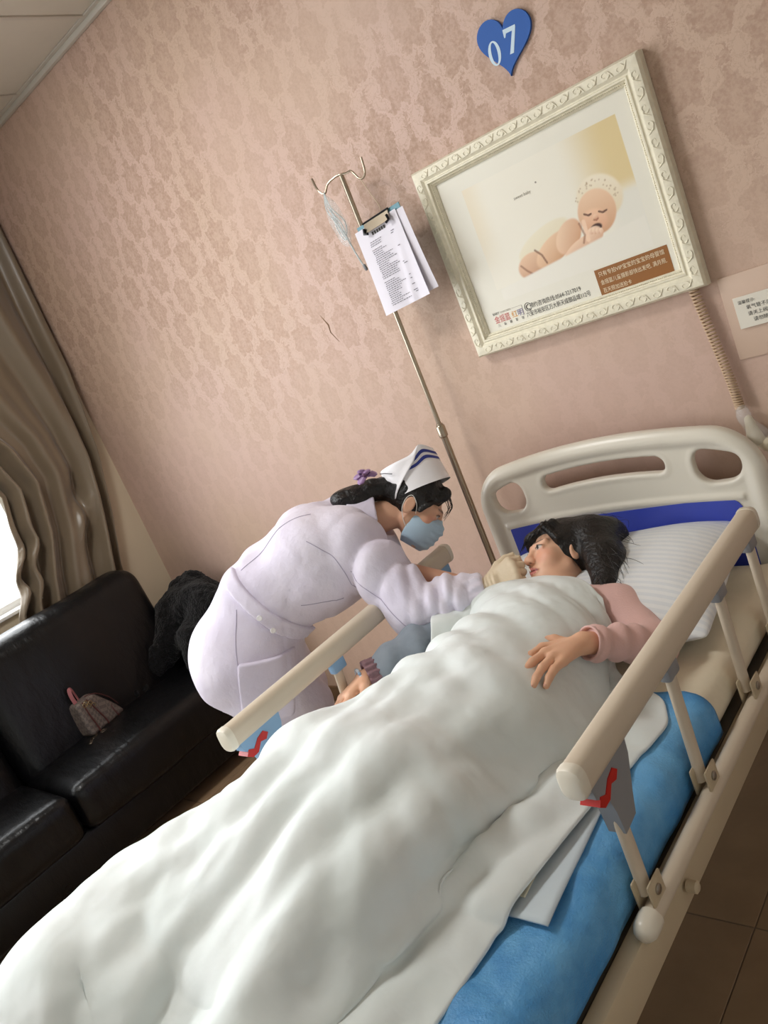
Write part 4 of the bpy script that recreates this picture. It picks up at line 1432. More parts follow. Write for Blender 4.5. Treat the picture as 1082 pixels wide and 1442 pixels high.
def head_sdf(Q):
    """Q in head space: x right, y forward, z up; metres; about 0.225 from chin to crown"""
    d = sd_ell(Q, (0, -0.016, 0.030), (0.073, 0.092, 0.083))
    d = smin(d, sd_ell(Q, (0, 0.030, -0.030), (0.058, 0.058, 0.072)), 0.030)
    d = smin(d, sd_cone(Q, (0.0, 0.066, -0.094), (0.0, 0.050, -0.070), 0.018, 0.030), 0.025)
    for s in (-1, 1):
        d = smin(d, sd_cone(Q, (s * 0.050, 0.004, -0.050), (s * 0.012, 0.062, -0.090), 0.020, 0.018), 0.022)
        d = smin(d, sd_ell(Q, (s * 0.040, 0.056, -0.026), (0.024, 0.024, 0.026)), 0.020)
        d = smin(d, sd_cone(Q, (s * 0.012, 0.084, 0.022), (s * 0.046, 0.070, 0.024), 0.009, 0.008), 0.014)
        d = smax(d, -sd_ell(Q, (s * 0.031, 0.097, 0.004), (0.019, 0.015, 0.013)), 0.012)
        d = smin(d, sd_ell(Q, (s * 0.0315, 0.0745, 0.004), (0.0155, 0.0125, 0.0125)), 0.003)
        # lids
        d = smin(d, sd_cone(Q, (s * 0.017, 0.0855, 0.0085), (s * 0.031, 0.0885, 0.0115), 0.0030, 0.0030), 0.004)
        d = smin(d, sd_cone(Q, (s * 0.031, 0.0885, 0.0115), (s * 0.046, 0.0790, 0.0080), 0.0030, 0.0026), 0.004)
        d = smin(d, sd_cone(Q, (s * 0.018, 0.0850, -0.0020), (s * 0.045, 0.0785, -0.0020), 0.0026, 0.0026), 0.004)
        # nostril wings
        d = smin(d, sd_ell(Q, (s * 0.0115, 0.0960, -0.031), (0.0075, 0.009, 0.0070)), 0.006)
        # ears
        ear = sd_ell(Q, (s * 0.0775, -0.008, -0.006), (0.0075, 0.0185, 0.0310))
        ear = smax(ear, -sd_ell(Q, (s * 0.0860, -0.006, -0.003), (0.0065, 0.0105, 0.0190)), 0.005)
        d = smin(d, ear, 0.006)
    d = smin(d, sd_cone(Q, (0, 0.0880, 0.010), (0, 0.1040, -0.026), 0.0070, 0.0100), 0.014)
    d = smin(d, sd_ell(Q, (0, 0.1045, -0.027), (0.0095, 0.0095, 0.0085)), 0.008)
    # lips
    d = smin(d, sd_cone(Q, (-0.018, 0.0840, -0.0590), (0.0, 0.0925, -0.0560), 0.0045, 0.0062), 0.006)
    d = smin(d, sd_cone(Q, (0.018, 0.0840, -0.0590), (0.0, 0.0925, -0.0560), 0.0045, 0.0062), 0.006)
    d = smin(d, sd_cone(Q, (-0.014, 0.0840, -0.0680), (0.0, 0.0900, -0.0690), 0.0050, 0.0070), 0.006)
    d = smin(d, sd_cone(Q, (0.014, 0.0840, -0.0680), (0.0, 0.0900, -0.0690), 0.0050, 0.0070), 0.006)
    d = smax(d, -sd_ell(Q, (0, 0.0985, -0.0625), (0.019, 0.011, 0.0022)), 0.003)
    return d

def head_tint(Q, base):
    """own colour of the skin: lips, brows, lashes, iris, cheeks; plus shade painted in nostrils and mouth line"""
    n = len(Q)
    c = np.tile(np.array([lin(v) for v in base] + [1.0]), (n, 1))
    def put(m, col):
        nonlocal c
        m = np.clip(m, 0, 1)[:, None]
        c = c * (1 - m) + np.array([lin(v) for v in col] + [1.0]) * m
    def near(d, w): return np.clip(1 - d / w, 0, 1)
    front = Q[:, 1] > 0.03
    for s in (-1, 1):
        put(0.35 * near(np.maximum(sd_ell(Q, (s * 0.040, 0.075, -0.022), (0.022, 0.03, 0.018)), 0), 0.012), (222, 140, 122))
        put(near(np.maximum(sd_cone(Q, (s * 0.014, 0.092, 0.0265), (s * 0.046, 0.078, 0.0285), 0.0022, 0.0014), 0), 0.003) * 0.9, (52, 38, 34))
        eye = np.sqrt(((Q - N3(s * 0.0315, 0.0745, 0.004)) ** 2).sum(1))
        in_eye = (np.abs((Q[:, 0] - s * 0.0315) / 0.0135) ** 2 + np.abs((Q[:, 2] - 0.0048) / 0.0058) ** 2 < 1) & (Q[:, 1] > 0.07)
        put(in_eye * 1.0, (206, 192, 184))
        ir = (((Q[:, 0] - s * 0.0315 + 0.001 * s) / 0.0060) ** 2 + ((Q[:, 2] - 0.0055) / 0.0062) ** 2 < 1) & in_eye
        put(ir * 1.0, (34, 24, 22))
        put(near(np.maximum(sd_cone(Q, (s * 0.018, 0.0880, 0.0095), (s * 0.031, 0.0915, 0.0125), 0.0012, 0.0014), 0), 0.0028) * 0.95, (36, 26, 26))
        put(near(np.maximum(sd_cone(Q, (s * 0.031, 0.0915, 0.0125), (s * 0.048, 0.0810, 0.0080), 0.0014, 0.0010), 0), 0.0028) * 0.95, (36, 26, 26))
        put(0.8 * near(np.maximum(sd_ell(Q, (s * 0.0065, 0.1000, -0.0365), (0.0035, 0.004, 0.0025)), 0), 0.002), (110, 60, 52))  # nostril shade painted into the skin colour
    lip = np.minimum(sd_cone(Q, (-0.019, 0.086, -0.0605), (0.019, 0.086, -0.0605), 0.010, 0.010), 9)
    lipm = (np.abs(Q[:, 2] + 0.0628) < 0.0115 * np.clip(1 - (Q[:, 0] / 0.024) ** 2, 0, 1)) & (Q[:, 1] > 0.078)
    put(lipm * 0.85, (188, 92, 90))
    put(((np.abs(Q[:, 2] + 0.0625) < 0.0016) & (np.abs(Q[:, 0]) < 0.02) & (Q[:, 1] > 0.08)) * 0.9, (96, 42, 42))  # shade between the lips, painted as a dark line
    return c

def chain_sdf(P, chains, k):
    d = None
    for ch in chains:
        dd = None
        for (a, ra), (b, rb_) in zip(ch[:-1], ch[1:]):
            e = sd_cone(P, a, b, ra, rb_)
            dd = e if dd is None else smin(dd, e, 0.004)
        d = dd if d is None else smin(d, dd, k)
    return d

class Hand:
    """palm of four metacarpals, four fingers with three bones each and a thumb"""
    def __init__(self, w, d, up, side, curl=(0.5, 0.7, 0.4), spread=0.10, s=1.0, thumb=None, curls=None):
        w = np.array(w, float); d = unit(d); up = np.array(up, float); up = unit(up - d * (up @ d))
        l = np.cross(d, up) * side      # towards the thumb
        self.w, self.d, self.up, self.l = w, d, up, l
        self.meta, self.fing = [], []
        lens = [0.070, 0.078, 0.072, 0.056]
        for i in range(4):
            off = 0.033 - 0.0215 * i
            kn = w + (d * (0.088 - 0.003 * abs(i - 1) - 0.004 * (i == 3)) + l * off + up * (0.004 - 0.002 * abs(i - 1.2))) * s
            base = w + (d * 0.012 + l * off * 0.62) * s
            self.meta.append([(base, 0.0150 * s), (kn, 0.0115 * s)])
            ang = spread * (1.5 - i) / 1.5
            fd = unit(d + l * ang)
            u = up.copy()
            p = kn; ch = [(p, 0.0098 * s)]
            rr = [0.0088, 0.0080, 0.0068]
            cu = curls[i] if curls else curl
            for j, seg in enumerate((0.46, 0.30, 0.24)):
                a = cu[j]
                fd, u = fd * math.cos(a) - u * math.sin(a), u * math.cos(a) + fd * math.sin(a)
                p = p + fd * lens[i] * seg * s
                ch.append((p, (rr[j] - 0.0006 * (i == 3)) * s))
            self.fing.append(ch)
        if thumb is None:
            t0 = w + (d * 0.022 + l * 0.026) * s
            t1 = t0 + (d * 0.026 + l * 0.024 - up * 0.010) * s
            t2 = t1 + (d * 0.028 + l * 0.010 - up * 0.010) * s
            t3 = t2 + (d * 0.022 + l * 0.000 - up * 0.010) * s
            thumb = [t0, t1, t2, t3]
        self.thumb = [(t, r * s) for t, r in zip(thumb, (0.0150, 0.0122, 0.0100, 0.0085))]
    def sdf(self, P, grow=0.0):
        m = chain_sdf(P, self.meta, 0.016)
        f = chain_sdf(P, self.fing, 0.0015)
        d = smin(m, f, 0.006)
        t = chain_sdf(P, [self.thumb], 0.01)
        return smin(d, t, 0.009) - grow
    def box(self, pad=0.03):
        A = np.array([p for ch in self.meta + self.fing + [self.thumb] for p, r in ch] + [self.w])
        return A.min(0) - pad, A.max(0) + pad

def limb(P, pts, k=0.02):
    d = None
    for (a, ra), (b, rb_) in zip(pts[:-1], pts[1:]):
        e = sd_cone(P, a, b, ra, rb_)
        d = e if d is None else smin(d, e, k)
    return d

def axis_t(P, a, b):
    """0..1 along a-b, and its length"""
    a = np.asarray(a, np.float32); b = np.asarray(b, np.float32)
    ba = b - a; L = float(np.linalg.norm(ba))
    return ((P - a) @ ba) / (L * L), L

# ================================================================== THE WOMAN LYING IN BED
PH = Head((-0.148, -0.382, 0.832), frame3((-0.50, -0.60, 0.58), (-0.21, 0.75, 0.59)), 0.98)
L_SH, L_EL, L_WR = np.array([0.085, -0.548, 0.742]), np.array([0.228, -0.674, 0.722]), np.array([0.160, -0.850, 0.838])
R_SH, R_EL, R_WR = np.array([-0.315, -0.570, 0.760]), np.array([-0.432, -0.770, 0.766]), np.array([-0.524, -0.925, 0.776])
# the visible hand, spread on the quilt; joints read from the picture
def lp(a, b, t): return np.array(a) * (1 - t) + np.array(b) * t
hz = 0.006
LH = Hand(L_WR, (-0.25, -0.95, 0.1), (0.25, -0.2, 1), 1)
kn = [np.array(v) for v in ((0.094, -0.915, 0.866), (0.120, -0.945, 0.872), (0.144, -0.958, 0.868), (0.166, -0.956, 0.858))]
tp = [np.array(v) for v in ((0.082, -1.006, 0.866), (0.102, -1.038, 0.867), (0.141, -1.053, 0.860), (0.160, -1.034, 0.850))]
LH.meta = [[(lp(L_WR, kn[i], 0.10) , 0.0165), (kn[i], 0.0118)] for i in range(4)]
LH.fing = []
for i in range(4):
    a, b = kn[i], tp[i]
    up_ = np.array([0.10, -0.15, 1.0])
    LH.fing.append([(a, 0.0108), (lp(a, b, 0.45) + up_ * 0.007, 0.0098), (lp(a, b, 0.76) + up_ * 0.004, 0.0090), (b - up_ * 0.004, 0.0076)])
LH.thumb = [(lp(L_WR, kn[0], 0.30) + np.array([-0.012, 0.004, -0.004]), 0.0155), (np.array([0.098, -0.868, 0.858]), 0.0125), (np.array([0.066, -0.882, 0.864]), 0.0102), (np.array([0.036, -0.886, 0.862]), 0.0086)]
# the other hand, resting at the far edge, pointing down the bed
RH = Hand(R_WR, (-0.06, -1.0, -0.06), (-0.35, 0.0, 1.0), -1, curl=(0.25, 0.35, 0.25), spread=0.04)

BELLY = [((-0.115, -0.63, 0.735), 0.098), ((-0.060, -0.86, 0.755), 0.105), ((-0.045, -1.04, 0.755), 0.110)]
KNEE_L, KNEE_R = np.array([0.030, -1.335, 0.815]), np.array([-0.275, -1.345, 0.832])
def patient_torso(P, g=0.0):
    d = None
    for s in (-1, 0, 1):
        pts = [(np.array(c) + np.array([s * 0.075, 0, 0]), r) for c, r in BELLY]
        e = limb(P, pts)
        d = e if d is None else smin(d, e, 0.06)
    sh = sd_cone(P, L_SH, R_SH, 0.070, 0.070)
    return smin(d, sh, 0.06) - g
def patient_legs(P):
    d = limb(P, [((0.020, -1.05, 0.755), 0.095), (KNEE_L - np.array([0, 0, 0.02]), 0.062), ((0.010, -1.72, 0.725), 0.045)])
    d = np.minimum(d, limb(P, [((-0.120, -1.05, 0.755), 0.095), (KNEE_R, 0.062), ((-0.300, -1.74, 0.725), 0.045)]))
    d = np.minimum(d, sd_cone(P, (0.010, -1.72, 0.715), (0.016, -1.88, 0.715), 0.040, 0.028))
    d = np.minimum(d, sd_cone(P, (-0.300, -1.74, 0.715), (-0.308, -1.90, 0.715), 0.040, 0.028))
    return d
def patient_body(P):
    d = patient_torso(P, -0.012)
    d = smin(d, patient_legs(P), 0.04)
    d = smin(d, limb(P, [(L_SH, 0.050), (L_EL, 0.036), (L_WR, 0.0255)]), 0.03)
    d = smin(d, limb(P, [(R_SH, 0.050), (R_EL, 0.036), (R_WR, 0.0255)]), 0.03)
    d = smin(d, LH.sdf(P), 0.012)
    d = smin(d, RH.sdf(P), 0.012)
    neck = sd_cone(P, PH.w(0, -0.030, -0.030), (-0.125, -0.545, 0.770), 0.050, 0.060)
    d = smin(d, neck, 0.03)
    Q = PH.local(P)
    near = (Q ** 2).sum(1) < 0.22 ** 2
    hd = np.full(len(P), 1.0, np.float32)
    if near.any():
        hd[near] = head_sdf(Q[near]) * PH.s
    return smin(d, hd, 0.012)
def patient_tint(V):
    Q = PH.local(V.astype(np.float32))
    c = head_tint(Q, (234, 186, 156))
    far = (Q ** 2).sum(1) > 0.16 ** 2
    c[far] = [lin(232), lin(182), lin(150), 1]
    return c
patient = sdf_obj('person', patient_body, (-0.62, -1.95, 0.64), (0.36, -0.22, 1.02), 0.0034, M_SKIN, None, it=1, color=patient_tint)
tag(patient, 'dark-haired person in a pink top lying in the bed under a white quilt', 'person')

# nails on the visible hand
M_NAIL = mat('pink_nail', (222, 168, 150), 0.25)
for i in range(4):
    a, b = LH.fing[i][2][0], LH.fing[i][3][0]
    dr = unit(b - a)
    R = np.stack([unit(np.cross(dr, [0.1, -0.15, 1])), dr, unit([0.1, -0.15, 1])], 1)
    c = b - dr * 0.001 + np.array([0.1, -0.15, 1]) * 0.0046
    sdf_obj('fingernail', lambda P, c=c, R=R: sd_ell(P, c, (0.0048, 0.0060, 0.0024), R), c - 0.012, c + 0.012, 0.0012, M_NAIL, patient)

# pink top: body and near sleeve with folded cuff
M_PINK = mat('pink_knit', (226, 186, 180), 0.85, bump=0.35, bscale=220, bdist=0.002, sheen=0.2)
def pink_top(P):
    d = patient_torso(P, 0.004)
    d = np.maximum(d, -(P[:, 1] + 1.06))
    ta, _ = axis_t(P, L_SH, L_EL); tf, _ = axis_t(P, L_EL, L_WR)
    arm = limb(P, [(L_SH, 0.060), (L_EL, 0.046), (lp(L_EL, L_WR, 0.95), 0.040)], 0.03)
    wr = 0.0045 * np.sin(tf * 26 + 1.5 * wob(P, 18, 2, 4)) * np.clip((tf - 0.1) * 3, 0, 1) + 0.003 * wob(P, 40, 3, 5)
    arm = arm - wr
    arm = smax(arm, (tf - 0.90) * 0.236, 0.004)
    d = smin(d, arm, 0.03)
    r = limb(P, [(R_SH, 0.064), (R_EL, 0.050)], 0.03) - 0.003 * wob(P, 40, 4, 5)
    d = smin(d, r, 0.03)
    collar = sd_cone(P, (-0.125, -0.545, 0.775), PH.w(0, -0.03, -0.10), 0.070, 0.062)
    tcol, _ = axis_t(P, (-0.125, -0.545, 0.775), PH.w(0, -0.03, -0.10))
    d = smin(d, smax(collar, (tcol - 0.85) * 0.1, 0.004), 0.02)
    return d - 0.0015 * wob(P, 60, 6, 5)
sdf_obj('pink_top', pink_top, (-0.50, -1.10, 0.64), (0.37, -0.42, 0.93), 0.005, M_PINK, patient, it=1)
def cuff(P):
    tf, L = axis_t(P, L_EL, L_WR)
    a = lp(L_EL, L_WR, 0.78); b = lp(L_EL, L_WR, 0.955)
    d = sd_cone(P, a, b, 0.0445, 0.0405) - 0.0018 * np.sin(tf * 60 + wob(P, 30, 1, 3)) - 0.0015 * wob(P, 60, 2, 4)
    d = smax(d, (0.80 - tf) * L, 0.003); d = smax(d, (tf - 0.955) * L, 0.003)
    inner = sd_cone(P, lp(L_EL, L_WR, 0.9), lp(L_EL, L_WR, 1.05), 0.034, 0.034)
    return smax(d, -inner, 0.004)
sdf_obj('cuff', cuff, L_WR - 0.12, L_WR + 0.12, 0.0035, M_PINK, patient)
# far sleeve: grey-blue washed denim with a ruffled embroidered cuff and a bead bracelet
M_DENIM = mat('grey_blue_denim', (142, 152, 164), 0.8, bump=0.3, bscale=160, bdist=0.002, var=0.18, vscale=14)
M_RUFFLE = mat('dusty_rose_ruffle', (150, 116, 124), 0.8, bump=0.5, bscale=90, var=0.3, vscale=50)
RD = unit(R_WR - R_EL)
def denim(P):
    a = lp(R_SH, R_EL, 0.45)
    d = limb(P, [(a, 0.066), (R_EL + np.array([0, 0, 0.008]), 0.066), (lp(R_EL, R_WR, 0.86), 0.050)], 0.03)
    t, L = axis_t(P, R_EL, R_WR)
    d = d - 0.005 * np.sin(t * 16 + 2 * wob(P, 14, 1, 4)) - 0.003 * wob(P, 36, 5, 5)
    return smax(d, (t - 0.80) * L, 0.004)
sdf_obj('denim_sleeve', denim, R_WR + np.array([-0.12, -0.06, -0.12]), R_SH + np.array([0.12, 0.08, 0.12]), 0.0045, M_DENIM, patient)
def ruffle(P):
    t, L = axis_t(P, R_EL, R_WR)
    d = sd_cone(P, lp(R_EL, R_WR, 0.74), lp(R_EL, R_WR, 0.99), 0.044, 0.046)
    q = P - R_WR.astype(np.float32)
    sx_ = unit(np.cross(RD, [0, 0, 1])); sz_ = np.cross(sx_, RD)
    ang = np.arctan2(q @ sz_.astype(np.float32), q @ sx_.astype(np.float32))
    d = d - 0.0045 * np.sin(ang * 15)
    d = smax(d, (t - 0.97) * L, 0.003); d = smax(d, (0.76 - t) * L, 0.003)
    return smax(d, -sd_cone(P, lp(R_EL, R_WR, 0.9), lp(R_EL, R_WR, 1.2), 0.034, 0.034), 0.004)
sdf_obj('ruffled_cuff', ruffle, R_WR - 0.10, R_WR + 0.10, 0.0032, M_RUFFLE, patient)
M_BEAD = mat('pearl_bead', (214, 222, 234), 0.2)
M_BLUEBEAD = mat('pale_blue_bead', (150, 180, 208), 0.3)
bc = R_WR + RD * 0.012
sx_ = unit(np.cross(RD, [0, 0, 1])); sz_ = np.cross(sx_, RD)
for k in range(18):
    a = 2 * math.pi * k / 18
    c = bc + (sx_ * math.cos(a) + sz_ * math.sin(a)) * 0.0310
    MB().lathe(c - RD * 0.0052, RD, [(0.001, 0), (0.0042, 0.0018), (0.0054, 0.0052), (0.0042, 0.0086), (0.001, 0.0104)], 8).build('bracelet_bead', M_BEAD if k % 3 else M_BLUEBEAD, patient)

# hair: a cap over the skull and a loose mass on the pillow
def patient_hair(P):
    Q = PH.local(P)
    n = 0.004 * wob(Q, 60, 2, 6, (1, 0.5, 0.5)) + 0.002 * wob(Q, 170, 5, 6, (1.6, 0.4, 0.4))
    d = sd_ell(Q, (0, -0.028, 0.034), (0.090, 0.104, 0.098))
    # hairline: leave the face free
    face = sd_ell(Q, (0.0, 0.090, -0.030), (0.066, 0.085, 0.100))
    d = smax(d, -face, 0.012)
    d = smax(d, -(Q[:, 2] + 0.062), 0.03)
    # fringe swept across the forehead
    d = smin(d, sd_cone(Q, (-0.05, 0.045, 0.088), (0.045, 0.082, 0.070), 0.016, 0.010), 0.014)
    d = smin(d, sd_cone(Q, (0.045, 0.078, 0.066), (0.070, 0.045, 0.040), 0.010, 0.012), 0.014)
    d = smin(d, sd_cone(Q, (-0.045, 0.075, 0.075), (-0.068, 0.045, 0.025), 0.012, 0.012), 0.014)
    # loose mass behind and beside the head
    w = PH.w
    d = d * PH.s
    k = 0.04
    d = smin(d, sd_cone(P, w(0.03, -0.07, 0.05), (-0.06, -0.25, 0.83), 0.075, 0.06), k)
    d = smin(d, sd_cone(P, (-0.075, -0.30, 0.86), (-0.005, -0.38, 0.82), 0.065, 0.050), k)
    d = smin(d, sd_cone(P, (-0.005, -0.38, 0.82), (0.046, -0.515, 0.790), 0.052, 0.030), k)
    return d - n
patient_hair_o = sdf_obj('hair', patient_hair, PH.c - 0.28, PH.c + 0.28, 0.0042, M_HAIR, patient, it=1)
patient_hair_o['label'] = 'tousled black hair spread on the pillow'
st = MB()
for k in range(230):
    u = rng.random()
    a = lp((-0.07, -0.25, 0.86), (0.045, -0.51, 0.80), u) + rng.normal(size=3) * 0.022
    dr = unit(np.array([0.75, 0.15 - 0.9 * u, -0.10 - 0.35 * rng.random()]) + rng.normal(size=3) * 0.22)
    bend = np.array([rng.normal() * 0.45 - 0.2, -0.35 + rng.normal() * 0.35, -0.25])
    L = rng.uniform(0.02, 0.045)
    pts_ = [a]
    for j in range(3):
        q = pts_[-1] + unit(dr + bend * j * 0.8) * L * (0.7 if j else 1.0)
        q[2] = max(q[2], 0.785)
        pts_.append(q)
    st.sweep(spline(pts_, 5), [0.0007] * 12 + [0.0006, 0.0005, 0.0004, 0.0002], 3)
for k in range(26):
    t = k / 25
    a = PH.w(-0.06 + 0.11 * t, 0.055 + rng.uniform(0, 0.02), 0.092 - 0.01 * abs(t - 0.5))
    b = a + PH.R @ np.array([0.012 * (t - 0.5), 0.022, -0.022 - 0.02 * rng.random()])
    c = b + PH.R @ np.array([0.03 * (t - 0.4), 0.004, -0.016])
    st.sweep(spline([a, b, c], 5), [0.0013] * 8 + [0.001, 0.0007, 0.0004], 4)
tag(st.build('loose_strands', M_HAIR, patient), kind='stuff')

# ================================================================== QUILT: cloth settled over the body
def quilt():
    NX, NY = 78, 118
    ty = np.linspace(0, 1, NY + 1)
    y = -0.585 - 1.70 * ty
    xr = np.interp(-y, [0.58, 0.72, 0.84, 0.92, 1.05, 1.2, 1.5, 1.8, 2.5], [0.060, 0.13, 0.315, 0.350, 0.335, 0.318, 0.285, 0.255, 0.21])
    xl = np.interp(-y, [0.58, 0.75, 0.95, 1.12, 1.3, 1.5, 1.8, 2.5], [-0.40, -0.43, -0.48, -0.62, -0.86, -1.02, -1.06, -1.06])
    S = np.linspace(0, 1, NX + 1)
    X0 = xr[:, None] + (xl - xr)[:, None] * S[None, :]
    Y0 = np.repeat(y[:, None], NX + 1, 1) + 0.05 * np.sin(math.pi * S)[None, :] * np.exp(-((ty) / 0.15) ** 2)[:, None]
    def coll(P):
        d = patient_torso(P, 0.012)
        d = smin(d, patient_legs(P) - 0.012, 0.12)
        for fx in (-0.20, -0.12, -0.04):
            d = smin(d, limb(P, [((fx * 0.8, -1.05, 0.76), 0.10), ((fx, -1.34, 0.836), 0.072), ((fx, -1.76, 0.715), 0.050)]), 0.06)
        d = np.minimum(d, sd_box(P, (0.18, -1.29, 0.66), (0.165, 0.20, 0.034), 0.02))
        d = smin(d, limb(P, [((-0.36, -1.34, 0.720), 0.075), ((-0.455, -1.70, 0.745), 0.090), ((-0.500, -2.06, 0.760), 0.090)]), 0.10)
        d = np.minimum(d, sd_box(P, (XC, -2.105, 0.62), (0.478, 0.030, 0.250), 0.028))
        d = np.minimum(d, sd_box(P, (XC, -1.105, 0.61), (0.468, 0.972, 0.062), 0.045))
        d = np.minimum(d, sd_box(P, (XC - 0.487, -0.86, 0.75), (0.026, 0.51, 0.16), 0.02))
        d = np.minimum(d, limb(P, [(R_SH, 0.066), (R_EL, 0.062), (R_WR, 0.04), (R_WR + RD * 0.17, 0.028)]))
        d = np.minimum(d, limb(P, [(L_SH, 0.070), (L_EL, 0.056)]))
        return d
    # start: lowered straight down until it touches
    P = np.stack([X0, Y0, np.full_like(X0, 1.20)], -1).reshape(-1, 3).astype(np.float32)
    rest_xy = P.copy()
    for _ in range(60):
        d = coll(P)
        P[:, 2] -= np.clip(d - 0.004, 0, 0.05) * 0.8
        P[:, 2] = np.maximum(P[:, 2], 0.30)
    n = NX + 1
    idx = np.arange((NY + 1) * n).reshape(NY + 1, n)
    groups = []
    def grp(a, b, k, ex):
        a = a.ravel(); b = b.ravel()
        l = np.linalg.norm(rest_xy[a] - rest_xy[b], axis=1)
        l3 = np.linalg.norm(P[a] - P[b], axis=1)
        ub = np.where(rest_xy[a][:, 1] < -1.90, 9.0, 1.28)
        l = np.clip(l3, l, l * ub) * ex
        groups.append((a, b, l.astype(np.float32), k))
    for o in (0, 1):
        grp(idx[:, o:-1:2], idx[:, o + 1::2][:, :idx[:, o:-1:2].shape[1]], 1.0, 1.09)
        grp(idx[o:-1:2, :], idx[o + 1::2, :][:idx[o:-1:2, :].shape[0]], 1.0, 1.06)
    for o in (0, 1):
        grp(idx[o:-1:2, :-1], idx[o + 1::2, 1:][:idx[o:-1:2].shape[0]], 0.35, 1.06)
        grp(idx[o:-1:2, 1:], idx[o + 1::2, :-1][:idx[o:-1:2].shape[0]], 0.35, 1.06)
    for st_ in (4,):
        for o in range(2):
            A = idx[:, o * st_:-st_:]; 
        grp(idx[:, :-st_], idx[:, st_:], 0.035, 1.05)
        grp(idx[:-st_, :], idx[st_:, :], 0.035, 1.03)
    # shorter real lengths where it hangs: rest lengths in 3D come from the flat sheet
    V = np.zeros_like(P)
    dt = 0.012
    P += (wob(P, 30, 3, 6)[:, None] * np.array([0.0006, 0.0006, 0.003])).astype(np.float32)
    STEPS = 150
    for it in range(STEPS):
        V[:, 2] -= 9.8 * dt
        V *= 0.965
        old = P.copy()
        P = P + V * dt
        for sub in range(5):
            for a, b, l, k in groups:
                dv = P[b] - P[a]
                L = np.sqrt((dv * dv).sum(1)) + 1e-9
                if k < 0.1:      # bending: only resists folding up
                    s_ = np.where(L < l * 0.93, (L - l * 0.93) / L, 0) * 0.5 * k * 2
                    c_ = dv * s_[:, None]
                    np.add.at(P, a, c_); np.add.at(P, b, -c_)
                    continue
                c_ = dv * ((L - l) / L * 0.5 * k)[:, None]
                P[a] += c_
                P[b] -= c_
        d = coll(P)
        pen = d < 0.004
        if pen.any():
            q = P[pen]
            e = 0.002
            d0 = d[pen]
            gx = np.stack([coll(q + N3(e, 0, 0)) - d0, coll(q + N3(0, e, 0)) - d0, coll(q + N3(0, 0, e)) - d0], 1)
            gx /= np.linalg.norm(gx, axis=1)[:, None] + 1e-9
            q = q + gx * (0.004 - d0)[:, None]
            mv = q - old[pen]                       # friction
            nrm = (mv * gx).sum(1)[:, None] * gx
            tan = mv - nrm
            q = old[pen] + nrm + tan * 0.22
            P[pen] = q
        P[:, 2] = np.maximum(P[:, 2], 0.05)
        V = (P - old) / dt
    Q = np.stack([idx[:-1, :-1], idx[:-1, 1:], idx[1:, 1:], idx[1:, :-1]], -1).reshape(-1, 4)
    P = relax(P.astype(float), Q, 2, 0.4)
    # soft creases left in the cloth, pressed along its normals
    G = P.reshape(NY + 1, n, 3)
    nx = np.gradient(G, axis=1); ny = np.gradient(G, axis=0)
    nm = np.cross(nx, ny).reshape(-1, 3)
    nm /= np.linalg.norm(nm, axis=1)[:, None] + 1e-9
    nm *= np.where(nm[:, 2] < -0.2, -1, 1)[:, None] * np.sign(np.median(nm[:, 2]))
    p = np.stack([X0.ravel(), Y0.ravel(), np.zeros(X0.size)], 1).astype(np.float32)
    def fold(fx, fy, seed, warp): 
        return np.abs(np.sin(p[:, 0] * fx + p[:, 1] * fy + warp * wob(p, 5.5, seed, 4)))
    chest = np.clip((p[:, 1] + 1.25) / 0.25, 0, 1)
    legs = 1 - chest
    hand = 1 - np.exp(-((p[:, 0] - 0.11) / 0.13) ** 2 - ((p[:, 1] + 0.96) / 0.13) ** 2)
    pat = 0.55 + 0.45 * wob(p, 7, 11, 4)
    w = chest * (0.010 * fold(10, 13, 1, 1.6) + pat * 0.020 * fold(-24, 20, 3, 1.8) + 0.016 * (1 - pat) * fold(20, 30, 2, 2.0) + 0.004 * wob(p, 30, 4, 6))
    w += legs * (0.008 * fold(12, 3, 2, 1.1) + pat * 0.024 * fold(30, -6, 5, 1.5) + (1 - pat) * 0.017 * fold(44, 7, 7, 1.8) + 0.005 * wob(p, 24, 6, 6))
    w += 0.014 * np.exp(-((p[:, 1] + 1.02) / 0.10) ** 2) * fold(6, 30, 6, 1.4)
    # folds running out from the raised knees
    kx, ky = p[:, 0] + 0.12, p[:, 1] + 1.26
    rr = np.sqrt(kx * kx + ky * ky); ph_ = np.arctan2(kx, -ky)
    ray = np.abs(np.sin(ph_ * 9 + 0.6 + 0.55 * wob(p, 6.5, 7, 4)))
    ray2 = np.abs(np.sin(ph_ * 21 + 1.9 + 0.9 * wob(p, 8, 8, 4)))
    amp = np.clip((rr - 0.05) / 0.28, 0, 1) * np.clip((ky - 0.16) / -0.20, 0, 1)
    amp *= np.clip(np.tile(S, NY + 1) / 0.12, 0.15, 1) * np.clip((p[:, 0] + 0.75) / 0.25, 0.2, 1)
    w += amp * (0.020 * ray + 0.012 * ray2)
    w += 0.012 * np.exp(-((p[:, 0] + 0.45) / 0.22) ** 2) * legs * fold(18, 22, 9, 2.0)
    edge_ = np.clip(np.tile(S, NY + 1) / 0.07, 0.08, 1) * np.clip(np.repeat(ty, n) / 0.06, 0.3, 1)
    gro = lambda fx, fy, sd_, wp: 1 - np.exp(-(np.sin(p[:, 0] * fx + p[:, 1] * fy + wp * wob(p, 6, sd_, 4)) / 0.24) ** 2)
    w += legs * 0.011 * gro(19, -4, 12, 1.6) + chest * 0.008 * gro(-15, 17, 13, 1.9)
    w = w * hand * edge_ + 0.010 * (1 - edge_)
    side = np.clip((p[:, 0] + 0.80) / 0.28, 0, 1)
    w = w * side + 0.010 * (1 - side)
    P = P + nm * (w - 0.010).clip(-0.004, 0.07)[:, None]
